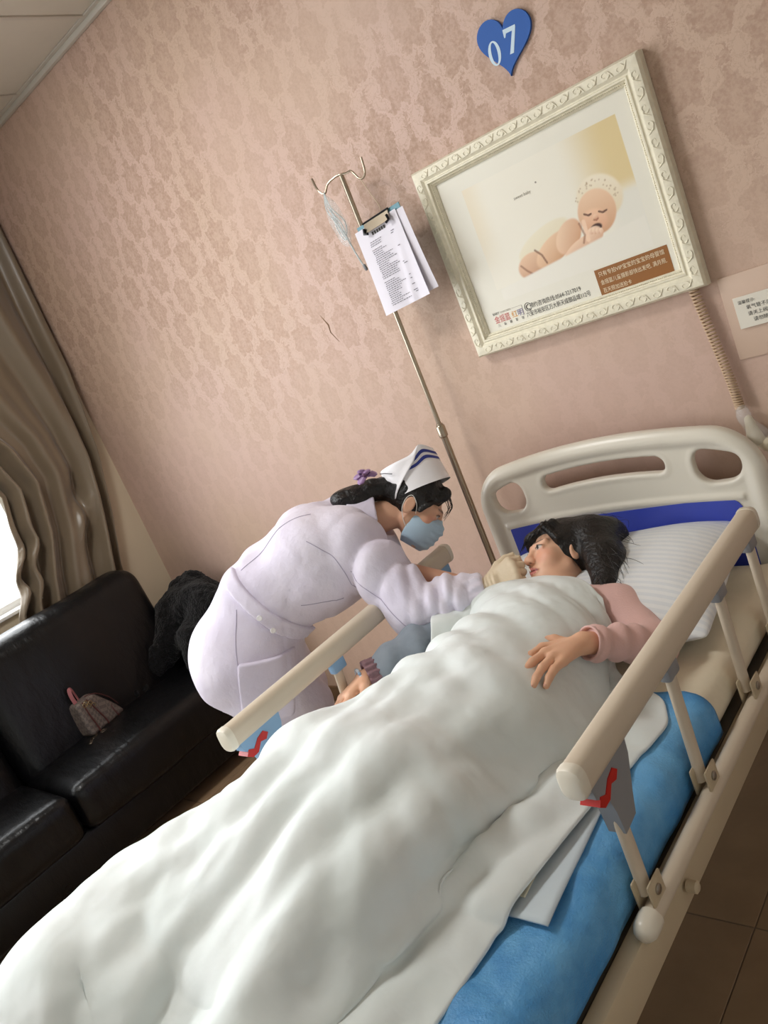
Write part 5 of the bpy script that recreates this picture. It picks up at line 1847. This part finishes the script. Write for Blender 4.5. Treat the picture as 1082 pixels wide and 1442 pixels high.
    P = relax(P, Q, 1, 0.4)
    return P, Q
QP, QQ = quilt()
g = NG('white_quilt_cotton')
co = g.coord()
g.link(g.mix(g.ramp(g.noise(co, 5.0, 3.0), 0.3, 0.7), rgb(220, 227, 225), rgb(229, 234, 233)), g.b.inputs['Base Color'])
g.b.inputs['Roughness'].default_value = 0.72
g.b.inputs['Sheen Weight'].default_value = 0.15
hq = g.math('ADD', g.noise(co, 9.0, 2.0, 0.5), g.math('MULTIPLY', g.noise(co, 34.0, 2.0), 0.10))
hq = g.math('ADD', hq, g.math('MULTIPLY', g.crease(g.mapping(co, (1.0, 0.7, 1.0)), 5.5, 1.0), 0.55))
g.bump(hq, 0.46, 0.026)
q_o = link_mesh('quilt', np_mesh('quilt', QP, QQ), g.m)
md = q_o.modifiers.new('thickness', 'SOLIDIFY'); md.thickness = 0.010; md.offset = 0.6
md = q_o.modifiers.new('smooth', 'SUBSURF'); md.levels = 1; md.render_levels = 1
tag(q_o, 'rumpled white quilt draped over the raised knees of the lying person', 'quilt')

# ================================================================== THE NURSE, leaning over the far rail
NF = unit((0.769, 0.640, 0)); NN = unit((0.640, -0.769, 0)); NO = np.array([-1.01, -0.91, 0.0])
NA = np.stack([NF, NN, np.array([0, 0, 1.0])], 1)      # local a forward, b towards the near side, z up
NXF = (NA, NO)
def nw(a, b, z): return NO + NA @ np.array([a, b, z])
nh_f = unit(0.87 * RIGHT - 0.50 * UP - 0.14 * FWD); nh_u = 0.5 * RIGHT + 0.87 * UP
HR_ = frame3(NA.T @ nh_f * 1.0, NA.T @ nh_u)           # in local axes
# local axes are left-handed, so rebuild the head's right axis by hand
fy = unit(NA.T @ nh_f); fz = NA.T @ nh_u; fz = unit(fz - fy * (fz @ fy))
fx = NA.T @ np.cross(NA @ fy, NA @ fz)
NH = Head((0.650, -0.122, 1.076), np.stack([fx, fy, fz], 1), 1.0)

SHN, ELN, WRN = np.array([0.440, 0.040, 1.085]), np.array([0.552, 0.165, 0.850]), np.array([0.772, 0.190, 0.846])
SHF, ELF, WRF = np.array([0.440, -0.270, 1.085]), np.array([0.520, -0.010, 0.930]), np.array([0.740, 0.128, 0.838])
GH = Hand(WRN + np.array([0.012, 0.002, 0.003]), (0.95, 0.06, 0.30), (0.0, 0.60, 0.75), 1, curls=[(0.75, 1.0, 0.5), (0.95, 1.2, 0.7), (1.05, 1.25, 0.8), (1.1, 1.25, 0.8)], spread=0.05, s=0.98)
FH = Hand(WRF, (0.90, 0.25, -0.12), (0.1, 0.2, 1.0), -1, curl=(0.4, 0.6, 0.4), spread=0.05, s=0.95)
# thumb side of the near hand is up and away: flip when needed
if GH.l[2] < 0:
    GH = Hand(WRN + np.array([0.012, 0.002, 0.003]), (0.95, 0.06, 0.30), (0.0, 0.60, 0.75), -1, curls=[(0.75, 1.0, 0.5), (0.95, 1.2, 0.7), (1.05, 1.25, 0.8), (1.1, 1.25, 0.8)], spread=0.05, s=0.98)

def nurse_torso(P, g):
    d = None
    for s in (-1, 1):
        pts = [((-0.005, s * 0.060, 0.870), 0.125), ((0.115, -0.030 + s * 0.050, 1.005), 0.112), ((0.300, -0.080 + s * 0.070, 1.060), 0.120), ((0.410, -0.105 + s * 0.090, 1.090), 0.085)]
        e = limb(P, pts, 0.05)
        d = e if d is None else smin(d, e, 0.06)
    return d - g
def nurse_legs(P, g):
    d = None
    for s in (-1, 1):
        e = limb(P, [((0.0, s * 0.085, 0.84), 0.088), ((0.030, s * 0.090, 0.47), 0.060), ((-0.005, s * 0.095, 0.10), 0.042)])
        d = e if d is None else np.minimum(d, e)
    return d - g
def nurse_body(P):
    d = nurse_torso(P, -0.02)
    d = smin(d, nurse_legs(P, -0.006), 0.03)
    for s in (-1, 1):
        d = smin(d, sd_cone(P, (-0.02, s * 0.095, 0.065), (0.13, s * 0.105, 0.048), 0.036, 0.026), 0.02)
    d = smin(d, limb(P, [(SHN, 0.050), (ELN, 0.038), (WRN, 0.025)]), 0.03)
    d = smin(d, limb(P, [(SHF, 0.050), (ELF, 0.040), (WRF, 0.027)]), 0.03)
    d = smin(d, GH.sdf(P, -0.0015), 0.010)
    d = smin(d, FH.sdf(P), 0.010)
    d = smin(d, sd_cone(P, (0.44, -0.112, 1.095), NH.w(0, -0.030, -0.035), 0.056, 0.048), 0.03)
    Q = NH.local(P)
    near = (Q ** 2).sum(1) < 0.22 ** 2
    hd = np.full(len(P), 1.0, np.float32)
    if near.any():
        hd[near] = head_sdf(Q[near])
    return smin(d, hd, 0.012)
def nurse_tint(V):
    L = (V - NO) @ NA
    Q = NH.local(L.astype(np.float32))
    c = head_tint(Q, (214, 166, 138))
    c[(Q ** 2).sum(1) > 0.16 ** 2] = [lin(200), lin(150), lin(124), 1]
    return c
nurse = sdf_obj('person', nurse_body, (-0.22, -0.42, 0.0), (0.96, 0.34, 1.30), 0.0048, M_SKIN, None, it=1, color=nurse_tint, xf=NXF)
tag(nurse, 'nurse in white coat, cap and face mask leaning over the bed', 'person')

g = NG('white_coat_cotton')
co = g.coord()
g.link(g.mix(g.ramp(g.noise(co, 4.0, 3.0), 0.3, 0.7), rgb(216, 209, 228), rgb(228, 222, 236)), g.b.inputs['Base Color'])
g.b.inputs['Roughness'].default_value = 0.72
g.b.inputs['Sheen Weight'].default_value = 0.1
g.bump(g.math('ADD', g.noise(co, 17.0, 5.0, 0.55), g.math('MULTIPLY', g.crease(g.mapping(co, (1.0, 1.0, 0.8)), 7.0, 2.0), 0.5)), 0.42, 0.016)
M_COAT = g.m
HEM_P, HEM_N = N3(-0.19, 0, 0.835), unit((-0.607, 0, -0.794)).astype(np.float32)
def coat_base(P):
    d = None
    for s in (-1, 1):
        pts = [((-0.020, s * 0.060, 0.868), 0.150), ((0.112, -0.030 + s * 0.052, 1.000), 0.134), ((0.305, -0.082 + s * 0.070, 1.048), 0.152), ((0.410, -0.107 + s * 0.092, 1.085), 0.104)]
        e = limb(P, pts, 0.05)
        e = smin(e, limb(P, [((-0.020, s * 0.060, 0.860), 0.152), ((0.010, s * 0.072, 0.640), 0.162)]), 0.05)
        d = e if d is None else smin(d, e, 0.06)
    # loose cloth hanging under the chest
    d = smin(d, sd_cone(P, (0.330, -0.05, 0.955), (0.400, -0.06, 0.955), 0.070, 0.066), 0.07)
    wr = 0.006 * wob(P, 16, 4, 6) + 0.003 * wob(P, 38, 7, 6)
    wr = wr - (0.009 * np.exp(-(np.sin(P[:, 0] * 9 + P[:, 2] * 15 + 1.3 * wob(P, 7, 5, 4)) / 0.28) ** 2) + 0.007 * np.exp(-(np.sin(P[:, 0] * 17 - P[:, 2] * 11 + 1.8 * wob(P, 8, 7, 4)) / 0.25) ** 2)) * np.clip(0.6 + wob(P, 9, 12, 4), 0, 1) * np.clip((P[:, 0] - 0.05) * 5, 0, 1)
    ta = (P - N3(0.135, 0, 0.99)) @ N3(0.87, 0, 0.49)
    wr = wr + 0.007 * np.exp(-((ta - 0.05) / 0.06) ** 2) * np.sin(P[:, 1] * 46 + 1.5 * wob(P, 12, 2, 3))
    low = np.clip((0.82 - P[:, 2]) / 0.2, 0, 1)
    wr = wr + 0.012 * low * np.sin(np.arctan2(P[:, 1], P[:, 0] + 0.02) * 5 + 0.8)
    # gathered in at the belt
    d = d + 0.010 * np.exp(-(ta / 0.035) ** 2)
    return d - wr
def sleeve_near(P):
    tu, Lu = axis_t(P, SHN, ELN); tf, Lf = axis_t(P, ELN, WRN)
    d = limb(P, [(SHN + np.array([-0.01, -0.02, 0.0]), 0.102), (ELN, 0.080), (lp(ELN, WRN, 0.55), 0.066), (lp(ELN, WRN, 0.92), 0.042), (lp(ELN, WRN, 1.05), 0.040)], 0.03)
    ca = np.arctan2(P[:, 2] - 0.848, P[:, 1] - 0.178)
    fold = (0.017 * (np.abs(np.sin(tf * 11 + 1.3 * wob(P, 13, 3, 4) + ca * 1.2)) - 0.6) + 0.013 * (np.abs(np.sin(tf * 15 + 1.6 * wob(P, 15, 9, 4) - ca * 1.6 + 1.0)) - 0.6)) * np.exp(-((tf - 0.45) / 0.40) ** 2) * np.clip((tf + 0.25) * 5, 0, 1)
    fold = fold + 0.022 * (np.abs(np.sin(tu * 5.5 + P[:, 0] * 15 + P[:, 1] * 6 + 0.9 * wob(P, 10, 8, 4))) - 0.6) * np.exp(-((tu - 0.30) / 0.45) ** 2)
    fold = fold + 0.005 * np.sin(np.arctan2(P[:, 2] - 0.846, P[:, 1] - 0.19) * 11) * np.exp(-((tf - 0.88) / 0.10) ** 2)
    fold = fold + 0.004 * wob(P, 34, 5, 5)
    d = d - fold
    return smax(d, (tf - 0.985) * Lf, 0.006)
def sleeve_far(P):
    d = limb(P, [(SHF + np.array([-0.01, 0.02, 0]), 0.098), (ELF, 0.064)], 0.03)
    return d - 0.005 * wob(P, 26, 3, 5)
def nurse_coat(P):
    d = coat_base(P)
    d = smax(d, (P - HEM_P) @ HEM_N, 0.006)
    d = smin(d, sleeve_near(P), 0.022)
    d = smin(d, sleeve_far(P), 0.03)
    # open neck
    neck = sd_cone(P, (0.475, -0.115, 1.085), NH.w(0, -0.02, -0.03), 0.058, 0.062)
    d = smax(d, -neck, 0.008)
    # hollow under the hem
    inner = coat_base(P) + 0.012
    hol = np.maximum(inner, -((P - HEM_P) @ HEM_N) - 0.10)
    return smax(d, -hol, 0.004)
coat_o = sdf_obj('white_coat', nurse_coat, (-0.26, -0.44, 0.50), (0.86, 0.34, 1.30), 0.0062, M_COAT, nurse, it=1, xf=NXF)
coat_o['label'] = 'white nurse coat with belt, pocket and long gathered sleeves'
def strip(P, grow, region):
    return smax(coat_base(P) - grow, region, 0.003)
def belt(P):
    ta = (P - N3(0.135, 0, 0.99)) @ N3(0.87, 0, 0.49)
    d = coat_base(P) - 0.007 * np.exp(0) - 0.008 * np.exp(-(ta / 0.035) ** 2)
    d = smax(d, np.abs(ta) - 0.0215, 0.004)
    return smax(d, 0.03 - P[:, 1], 0.004)
sdf_obj('belt', belt, (-0.12, 0.0, 0.78), (0.36, 0.24, 1.20), 0.0045, M_COAT, coat_o, it=1, xf=NXF)
ang = math.radians(20)
PKR = np.array([[math.cos(ang), 0, math.sin(ang)], [0, 1, 0], [-math.sin(ang), 0, math.cos(ang)]])
def pocket(P):
    bx = sd_box(P, (0.055, 0.16, 0.800), (0.078, 0.12, 0.090), 0.010, PKR)
    d = coat_base(P) - 0.0065
    q = (P - N3(0.055, 0.16, 0.800)) @ PKR.astype(np.float32)
    d = d - 0.010 * np.exp(-((q[:, 2] - 0.09) / 0.02) ** 2) * np.clip(1 - (q[:, 0] / 0.075) ** 2, 0, 1)
    return smax(d, bx, 0.004)
sdf_obj('pocket', pocket, (-0.08, 0.03, 0.66), (0.19, 0.26, 0.94), 0.0038, M_COAT, coat_o, it=1, xf=NXF)
def collar(P):
    a = N3(0.430, -0.112, 1.100); b = NH.w(0, -0.03, -0.05).astype(np.float32)
    t, L = axis_t(P, a, b)
    c = sd_cone(P, a, b, 0.086, 0.074)
    d = np.abs(c) - 0.0045
    top = 0.60 - 0.25 * np.clip((1.10 - P[:, 2]) / 0.08, 0, 1)
    d = smax(d, (t - top) * L, 0.004); d = smax(d, (0.05 - t) * L, 0.004)
    return d
sdf_obj('collar', collar, (0.34, -0.26, 0.96), (0.66, 0.04, 1.26), 0.0042, M_COAT, coat_o, it=1, xf=NXF)
def to_surface(fn, pts, out=0.0):
    P = np.array(pts, np.float32)
    for _ in range(14):
        d = fn(P); e = 0.003
        gx = np.stack([fn(P + N3(e, 0, 0)) - d, fn(P + N3(0, e, 0)) - d, fn(P + N3(0, 0, e)) - d], 1)
        gx /= np.linalg.norm(gx, axis=1)[:, None] + 1e-9
        P = P - gx * (d - out)[:, None] * 0.7
    return P, gx
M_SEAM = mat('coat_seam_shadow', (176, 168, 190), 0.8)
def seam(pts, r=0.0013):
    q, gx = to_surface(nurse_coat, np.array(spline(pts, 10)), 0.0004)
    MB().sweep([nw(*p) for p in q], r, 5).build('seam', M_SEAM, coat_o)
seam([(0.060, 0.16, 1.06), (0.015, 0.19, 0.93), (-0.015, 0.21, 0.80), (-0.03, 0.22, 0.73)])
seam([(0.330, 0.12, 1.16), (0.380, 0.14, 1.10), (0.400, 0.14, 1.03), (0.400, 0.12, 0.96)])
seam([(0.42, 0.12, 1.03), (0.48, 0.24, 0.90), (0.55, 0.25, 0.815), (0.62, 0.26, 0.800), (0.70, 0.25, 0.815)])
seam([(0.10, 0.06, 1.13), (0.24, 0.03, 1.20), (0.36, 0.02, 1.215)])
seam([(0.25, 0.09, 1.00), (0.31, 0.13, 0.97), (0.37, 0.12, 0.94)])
M_BTN = mat('white_button', (240, 238, 240), 0.3)
bt, bn = to_surface(belt, [(0.118, 0.19, 1.005), (0.150, 0.19, 0.955)], 0.0)
for p, n_ in zip(bt, bn):
    n_ = NA @ n_
    MB().lathe(nw(*p) - n_ * 0.001, n_, [(0.0085, 0), (0.0085, 0.002), (0.0070, 0.0032), (0.004, 0.0026)], 16).build('button', M_BTN, coat_o)

M_TROUS = mat('pale_lilac_trousers', (206, 198, 220), 0.75, bump=0.3, bscale=14, bdist=0.01)
def trousers(P):
    d = None
    for s in (-1, 1):
        e = limb(P, [((0.0, s * 0.080, 0.84), 0.105), ((0.030, s * 0.092, 0.47), 0.082), ((0.0, s * 0.097, 0.075), 0.075)])
        d = e if d is None else smin(d, e, 0.02)
    d = smax(d, 0.05 - P[:, 2], 0.004); d = smax(d, P[:, 2] - 0.88, 0.01)
    return d - 0.004 * wob(P, 20, 6, 5)
sdf_obj('trousers', trousers, (-0.16, -0.24, 0.03), (0.17, 0.24, 0.92), 0.010, M_TROUS, nurse, it=1, xf=NXF)
M_SHOE = mat('white_shoe', (228, 226, 224), 0.4)
for s in (-1, 1):
    sdf_obj('shoe', lambda P, s=s: smax(smin(sd_cone(P, (-0.025, s * 0.095, 0.052), (0.145, s * 0.106, 0.042), 0.048, 0.040), sd_box(P, (0.06, s * 0.10, 0.012), (0.125, 0.044, 0.012), 0.01), 0.02), -P[:, 2] + 0.001, 0.003),
            (-0.12, s * 0.10 - 0.09, -0.01), (0.23, s * 0.10 + 0.09, 0.13), 0.005, M_SHOE, nurse, it=1, xf=NXF)

# gloves
M_GLOVE = mat('latex_glove', (226, 208, 180), 0.5, bump=0.25, bscale=90, bdist=0.003)
def glove(P):
    d = GH.sdf(P, 0.0012)
    a, b = WRN + np.array([-0.03, -0.004, -0.002]), WRN + np.array([0.03, 0.004, 0.004])
    t, L = axis_t(P, a, b)
    c = sd_cone(P, a, b, 0.0335, 0.0305) - 0.0018 * np.sin(t * L * 520 + wob(P, 20, 1, 3)) - 0.001 * wob(P, 60, 3, 4)
    c = smax(c, -t * L, 0.002)
    return smin(d, smax(c, (t - 1.15) * L, 0.004), 0.012)
lo, hi = GH.box(0.05)
gl_o = sdf_obj('glove', glove, lo - 0.03, hi + 0.02, 0.0030, M_GLOVE, nurse, it=1, xf=NXF)
# cotton swab held at the mouth
SWA = nw(*(GH.fing[0][2][0] + np.array([0.0, 0.006, 0.014]))); SWB = PH.w(0.0, 0.096, -0.062)
sw = thing('cotton_swab', SWA, 'thin swab stick held between the gloved fingers at the mouth', 'swab')
sd_ = unit(SWB - SWA)
MB().sweep([SWA - sd_ * 0.03, SWB - sd_ * 0.012], 0.0014, 8).build('stick', mat('swab_stick', (226, 214, 186), 0.6), sw)
MB().sweep([SWB - sd_ * 0.018, SWB - sd_ * 0.012, SWB - sd_ * 0.004, SWB], [0.0016, 0.0036, 0.0036, 0.0010], 10).build('cotton_tip', mat('swab_tip', (240, 238, 232), 0.9), sw)

# face mask with ear loops
M_MASK = mat('pale_blue_mask', (176, 202, 222), 0.7, bump=0.15, bscale=200)
def mask(P):
    Q = NH.local(P)
    d = sd_ell(Q, (0, 0.040, -0.055), (0.070, 0.078, 0.078))
    d = smin(d, sd_cone(Q, (0, 0.085, 0.0), (0, 0.108, -0.030), 0.012, 0.014), 0.02)
    d = d - 0.0022 * np.sin(Q[:, 2] * 300) * (np.abs(Q[:, 0]) < 0.05)
    ztop = 0.004 - 0.35 * np.abs(Q[:, 0]) - 0.0
    d = smax(d, Q[:, 2] - ztop, 0.004)
    d = smax(d, -0.118 + 0.35 * np.abs(Q[:, 0]) - Q[:, 2], 0.004)
    d = smax(d, 0.012 - Q[:, 1], 0.004)
    return smax(d, -(head_sdf(Q) + 0.004), 0.002)
lo = NH.c - 0.19; hi = NH.c + 0.19
mask_o = sdf_obj('face_mask', mask, lo, hi, 0.0036, M_MASK, nurse, it=1, xf=NXF)
M_LOOP = mat('white_elastic', (236, 232, 226), 0.6)
for s in (-1, 1):
    path = spline([(s * 0.066, 0.022, -0.020), (s * 0.077, 0.012, 0.006), (s * 0.082, -0.012, 0.024), (s * 0.080, -0.026, 0.008), (s * 0.080, -0.022, -0.026), (s * 0.070, -0.002, -0.055), (s * 0.064, 0.016, -0.070)], 8)
    MB().sweep([nw(*NH.w(*p)) for p in path], 0.0013, 6).build('ear_loop', M_LOOP, mask_o)

# hair with a netted bun, bow and wisps
def nurse_hair(P):
    Q = NH.local(P)
    d = sd_ell(Q, (0, -0.024, 0.036), (0.083, 0.100, 0.094))
    d = smax(d, -sd_ell(Q, (0.0, 0.092, -0.052), (0.068, 0.078, 0.110)), 0.010)
    d = smax(d, -(Q[:, 2] + 0.060), 0.02)
    ear = sd_ell(Q, (0.085, 0.000, -0.012), (0.020, 0.026, 0.034)); ear2 = sd_ell(Q, (-0.085, 0.000, -0.012), (0.020, 0.026, 0.034))
    d = smax(d, -np.minimum(ear, ear2), 0.006)
    for s in (-1, 1):
        d = smin(d, sd_cone(Q, (s * 0.030, 0.076, 0.072), (s * 0.068, 0.048, 0.030), 0.009, 0.009), 0.016)
        d = smin(d, sd_cone(Q, (s * 0.070, 0.048, 0.026), (s * 0.072, 0.030, -0.005), 0.009, 0.004), 0.010)
    d = smin(d, sd_cone(Q, (-0.03, 0.068, 0.086), (0.03, 0.068, 0.086), 0.016, 0.016), 0.02)
    d = smin(d, sd_cone(P, NH.w(0, -0.085, 0.030), (0.500, -0.122, 1.178), 0.040, 0.036), 0.02)
    d = smin(d, sd_ell(P, (0.478, -0.118, 1.176), (0.068, 0.052, 0.036), np.array([[math.cos(.35), 0, math.sin(.35)], [0, 1, 0], [-math.sin(.35), 0, math.cos(.35)]])), 0.014)
    return d - 0.0028 * wob(P, 70, 2, 6) - 0.0016 * wob(P, 190, 5, 6)
nhair = sdf_obj('hair', nurse_hair, (0.37, -0.30, 0.94), (0.84, 0.06, 1.30), 0.0042, M_HAIR, nurse, it=1, xf=NXF)
nhair['label'] = 'black hair pinned into a low netted bun'
ws = MB()
for k in range(14):
    x = rng.uniform(-0.05, 0.072)
    a = NH.w(x, 0.080, 0.080 + rng.uniform(-0.02, 0.01)); b = a + NH.R @ np.array([rng.uniform(-0.004, 0.012), 0.024, -0.018 - 0.01 * rng.random()]); c = b + NH.R @ np.array([rng.uniform(-0.004, 0.010), rng.uniform(-0.008, 0.008), -0.034 * rng.random() - 0.012])
    ws.sweep([nw(*p) for p in spline([a, b, c], 5)], [0.0008] * 8 + [0.0006, 0.0005, 0.0003], 4)
tag(ws.build('wisps', M_HAIR, nurse), kind='stuff')
M_BOW = mat('purple_satin_bow', (150, 118, 160), 0.4)
bowc = np.array([0.548, -0.085, 1.236])
bow = MB()
for (da, db, dz, la) in ((-0.034, 0.01, 0.004, 1), (0.030, 0.01, -0.008, 1), (-0.010, 0.02, 0.022, .8), (0.012, 0.03, 0.014, .8), (-0.022, 0.03, -0.012, .9)):
    tip = bowc + np.array([da, db, dz]) * 1.15
    mid = lp(bowc, tip, 0.55)
    bow.sweep([nw(*p) for p in (bowc, lp(bowc, tip, 0.25), mid + np.array([0, 0, 0.004]), lp(bowc, tip, 0.85), tip)], [0.004, 0.014 * la, 0.019 * la, 0.015 * la, 0.004], profile=[(math.cos(t), 0.45 * math.sin(t)) for t in np.linspace(0, 2 * math.pi, 11)[:-1]])
bow_o = bow.build('bow_clip', M_BOW, nhair)
MB().lathe(nw(*(bowc + np.array([0.0, 0.024, 0.006]))), NA @ np.array([0, 0.7, 0.7]), [(0.004, 0), (0.008, 0.003), (0.008, 0.007), (0.003, 0.011)], 12).build('bow_knot', mat('plum_knot', (96, 60, 92), 0.4), bow_o)

# nurse cap: folded crown with two blue stripes and turned-back wings
M_CAP = mat('white_cap_cotton', (240, 238, 242), 0.6, bump=0.1, bscale=120)
M_STRIPE = mat('navy_stripe', (40, 56, 142), 0.6)
CA = np.array([0, -0.8, 0.6]); CE = np.array([0, 0.6, 0.8]); CB = np.array([0, -0.012, 0.056])
def cap_pt(th, h, grow=0.0):
    f = h / 0.115
    le, lx = 0.104 - 0.014 * f + grow, 0.087 - 0.012 * f + grow
    e = le * math.cos(th); x = lx * math.sin(th)
    return nw(*NH.w(*(CB + CA * h + CE * e + np.array([x, 0, 0]))))
def cap_h(th):
    e = math.cos(th)
    return 0.098 + 0.026 * math.exp(-((e - 0.62) / 0.30) ** 2)
NT = 56
V, Fc = [], []
hs_ = [-0.004, 0.02, 0.045, 0.07, 0.09, 1.0]
for r_i, hh_ in enumerate(hs_):
    for k in range(NT):
        th = 2 * math.pi * k / NT
        H_ = cap_h(th)
        V.append(cap_pt(th, hh_ / 0.1 * H_ if hh_ < 1 else H_))
for r_i in range(len(hs_) - 1):
    for k in range(NT):
        l = (k + 1) % NT
        Fc.append((r_i * NT + k, r_i * NT + l, (r_i + 1) * NT + l, (r_i + 1) * NT + k))
base = len(V)
for k in range(NT):
    th = 2 * math.pi * k / NT
    V.append(cap_pt(th, cap_h(th) - 0.006, -0.010))
for k in range(NT):
    l = (k + 1) % NT
    Fc.append((5 * NT + k, 5 * NT + l, base + l, base + k))
V.append(nw(*NH.w(*(CB + CA * 0.088))))
for k in range(NT):
    Fc.append((base + k, base + (k + 1) % NT, len(V) - 1))
cap_o = MB().add(V, Fc).build('nurse_cap', M_CAP, nurse, smooth=50)
# wings: a shell turned back round the rear
V, Fc = [], []
rows, cols = 10, 40
for i in range(rows + 1):
    f = i / rows
    ecut = -0.70 + 1.25 * f ** 1.3            # front edge of the wing at this height
    t0 = math.acos(max(-1, min(1, ecut)))
    for j in range(cols + 1):
        th = t0 + (2 * math.pi - 2 * t0) * j / cols
        s_ = min(j, cols - j) / cols
        V.append(cap_pt(th, -0.004 + (cap_h(th) + 0.006) * f, 0.0035 + 0.005 * math.exp(-(s_ / 0.06) ** 2)))
for i in range(rows):
    for j in range(cols):
        a = i * (cols + 1) + j
        Fc.append((a, a + 1, a + cols + 2, a + cols + 1))
wg = MB().add(V, Fc).build('cap_wing', M_CAP, cap_o, smooth=60)
md = wg.modifiers.new('thickness', 'SOLIDIFY'); md.thickness = 0.002
for (h0, h1) in ((0.60, 0.69), (0.77, 0.86)):
    V, Fc = [], []
    n = 44
    for j in range(n + 1):
        lim = math.acos(max(-1, -0.70 + 1.25 * ((h0 + h1) / 2) ** 1.3)) + 0.15
        th = -lim + 2 * lim * j / n
        H_ = cap_h(th)
        V += [cap_pt(th, H_ * h0, 0.0012), cap_pt(th, H_ * h1, 0.0012)]
    for j in range(n):
        Fc.append((2 * j, 2 * j + 2, 2 * j + 3, 2 * j + 1))
    MB().add(V, Fc).build('cap_stripe', M_STRIPE, cap_o, smooth=60)
# black hairpin on the wing
MB().sweep([cap_pt(2.15, 0.070, 0.012), cap_pt(2.45, 0.084, 0.013), cap_pt(2.75, 0.092, 0.012)], 0.0014, 6).build('hair_pin', M_BLACKCLIP, cap_o)

# capped specimen tube lying on the quilt below the sleeve
tu0, tu1 = np.array([-0.352, -0.638, 0.826]), np.array([-0.262, -0.562, 0.826])
td = unit(tu1 - tu0)
tube = thing('specimen_tube', tu0, 'capped specimen tube with a white label on the quilt under the sleeve', 'tube')
MB().sweep([tu0, tu1], 0.0075, 14).build('glass_tube', mat('tube_plastic', (196, 200, 206), 0.15), tube)
MB().sweep([tu0 + td * 0.022, tu0 + td * 0.062], 0.0079, 14, caps=False).build('tube_label', mat('tube_label', (238, 236, 232), 0.6), tube)
MB().sweep([tu0 - td * 0.014, tu0 - td * 0.012, tu0 + td * 0.008, tu0 + td * 0.010], [0.0075, 0.0098, 0.0098, 0.0085], 14).build('tube_cap', mat('tube_cap_navy', (30, 34, 70), 0.4), tube)
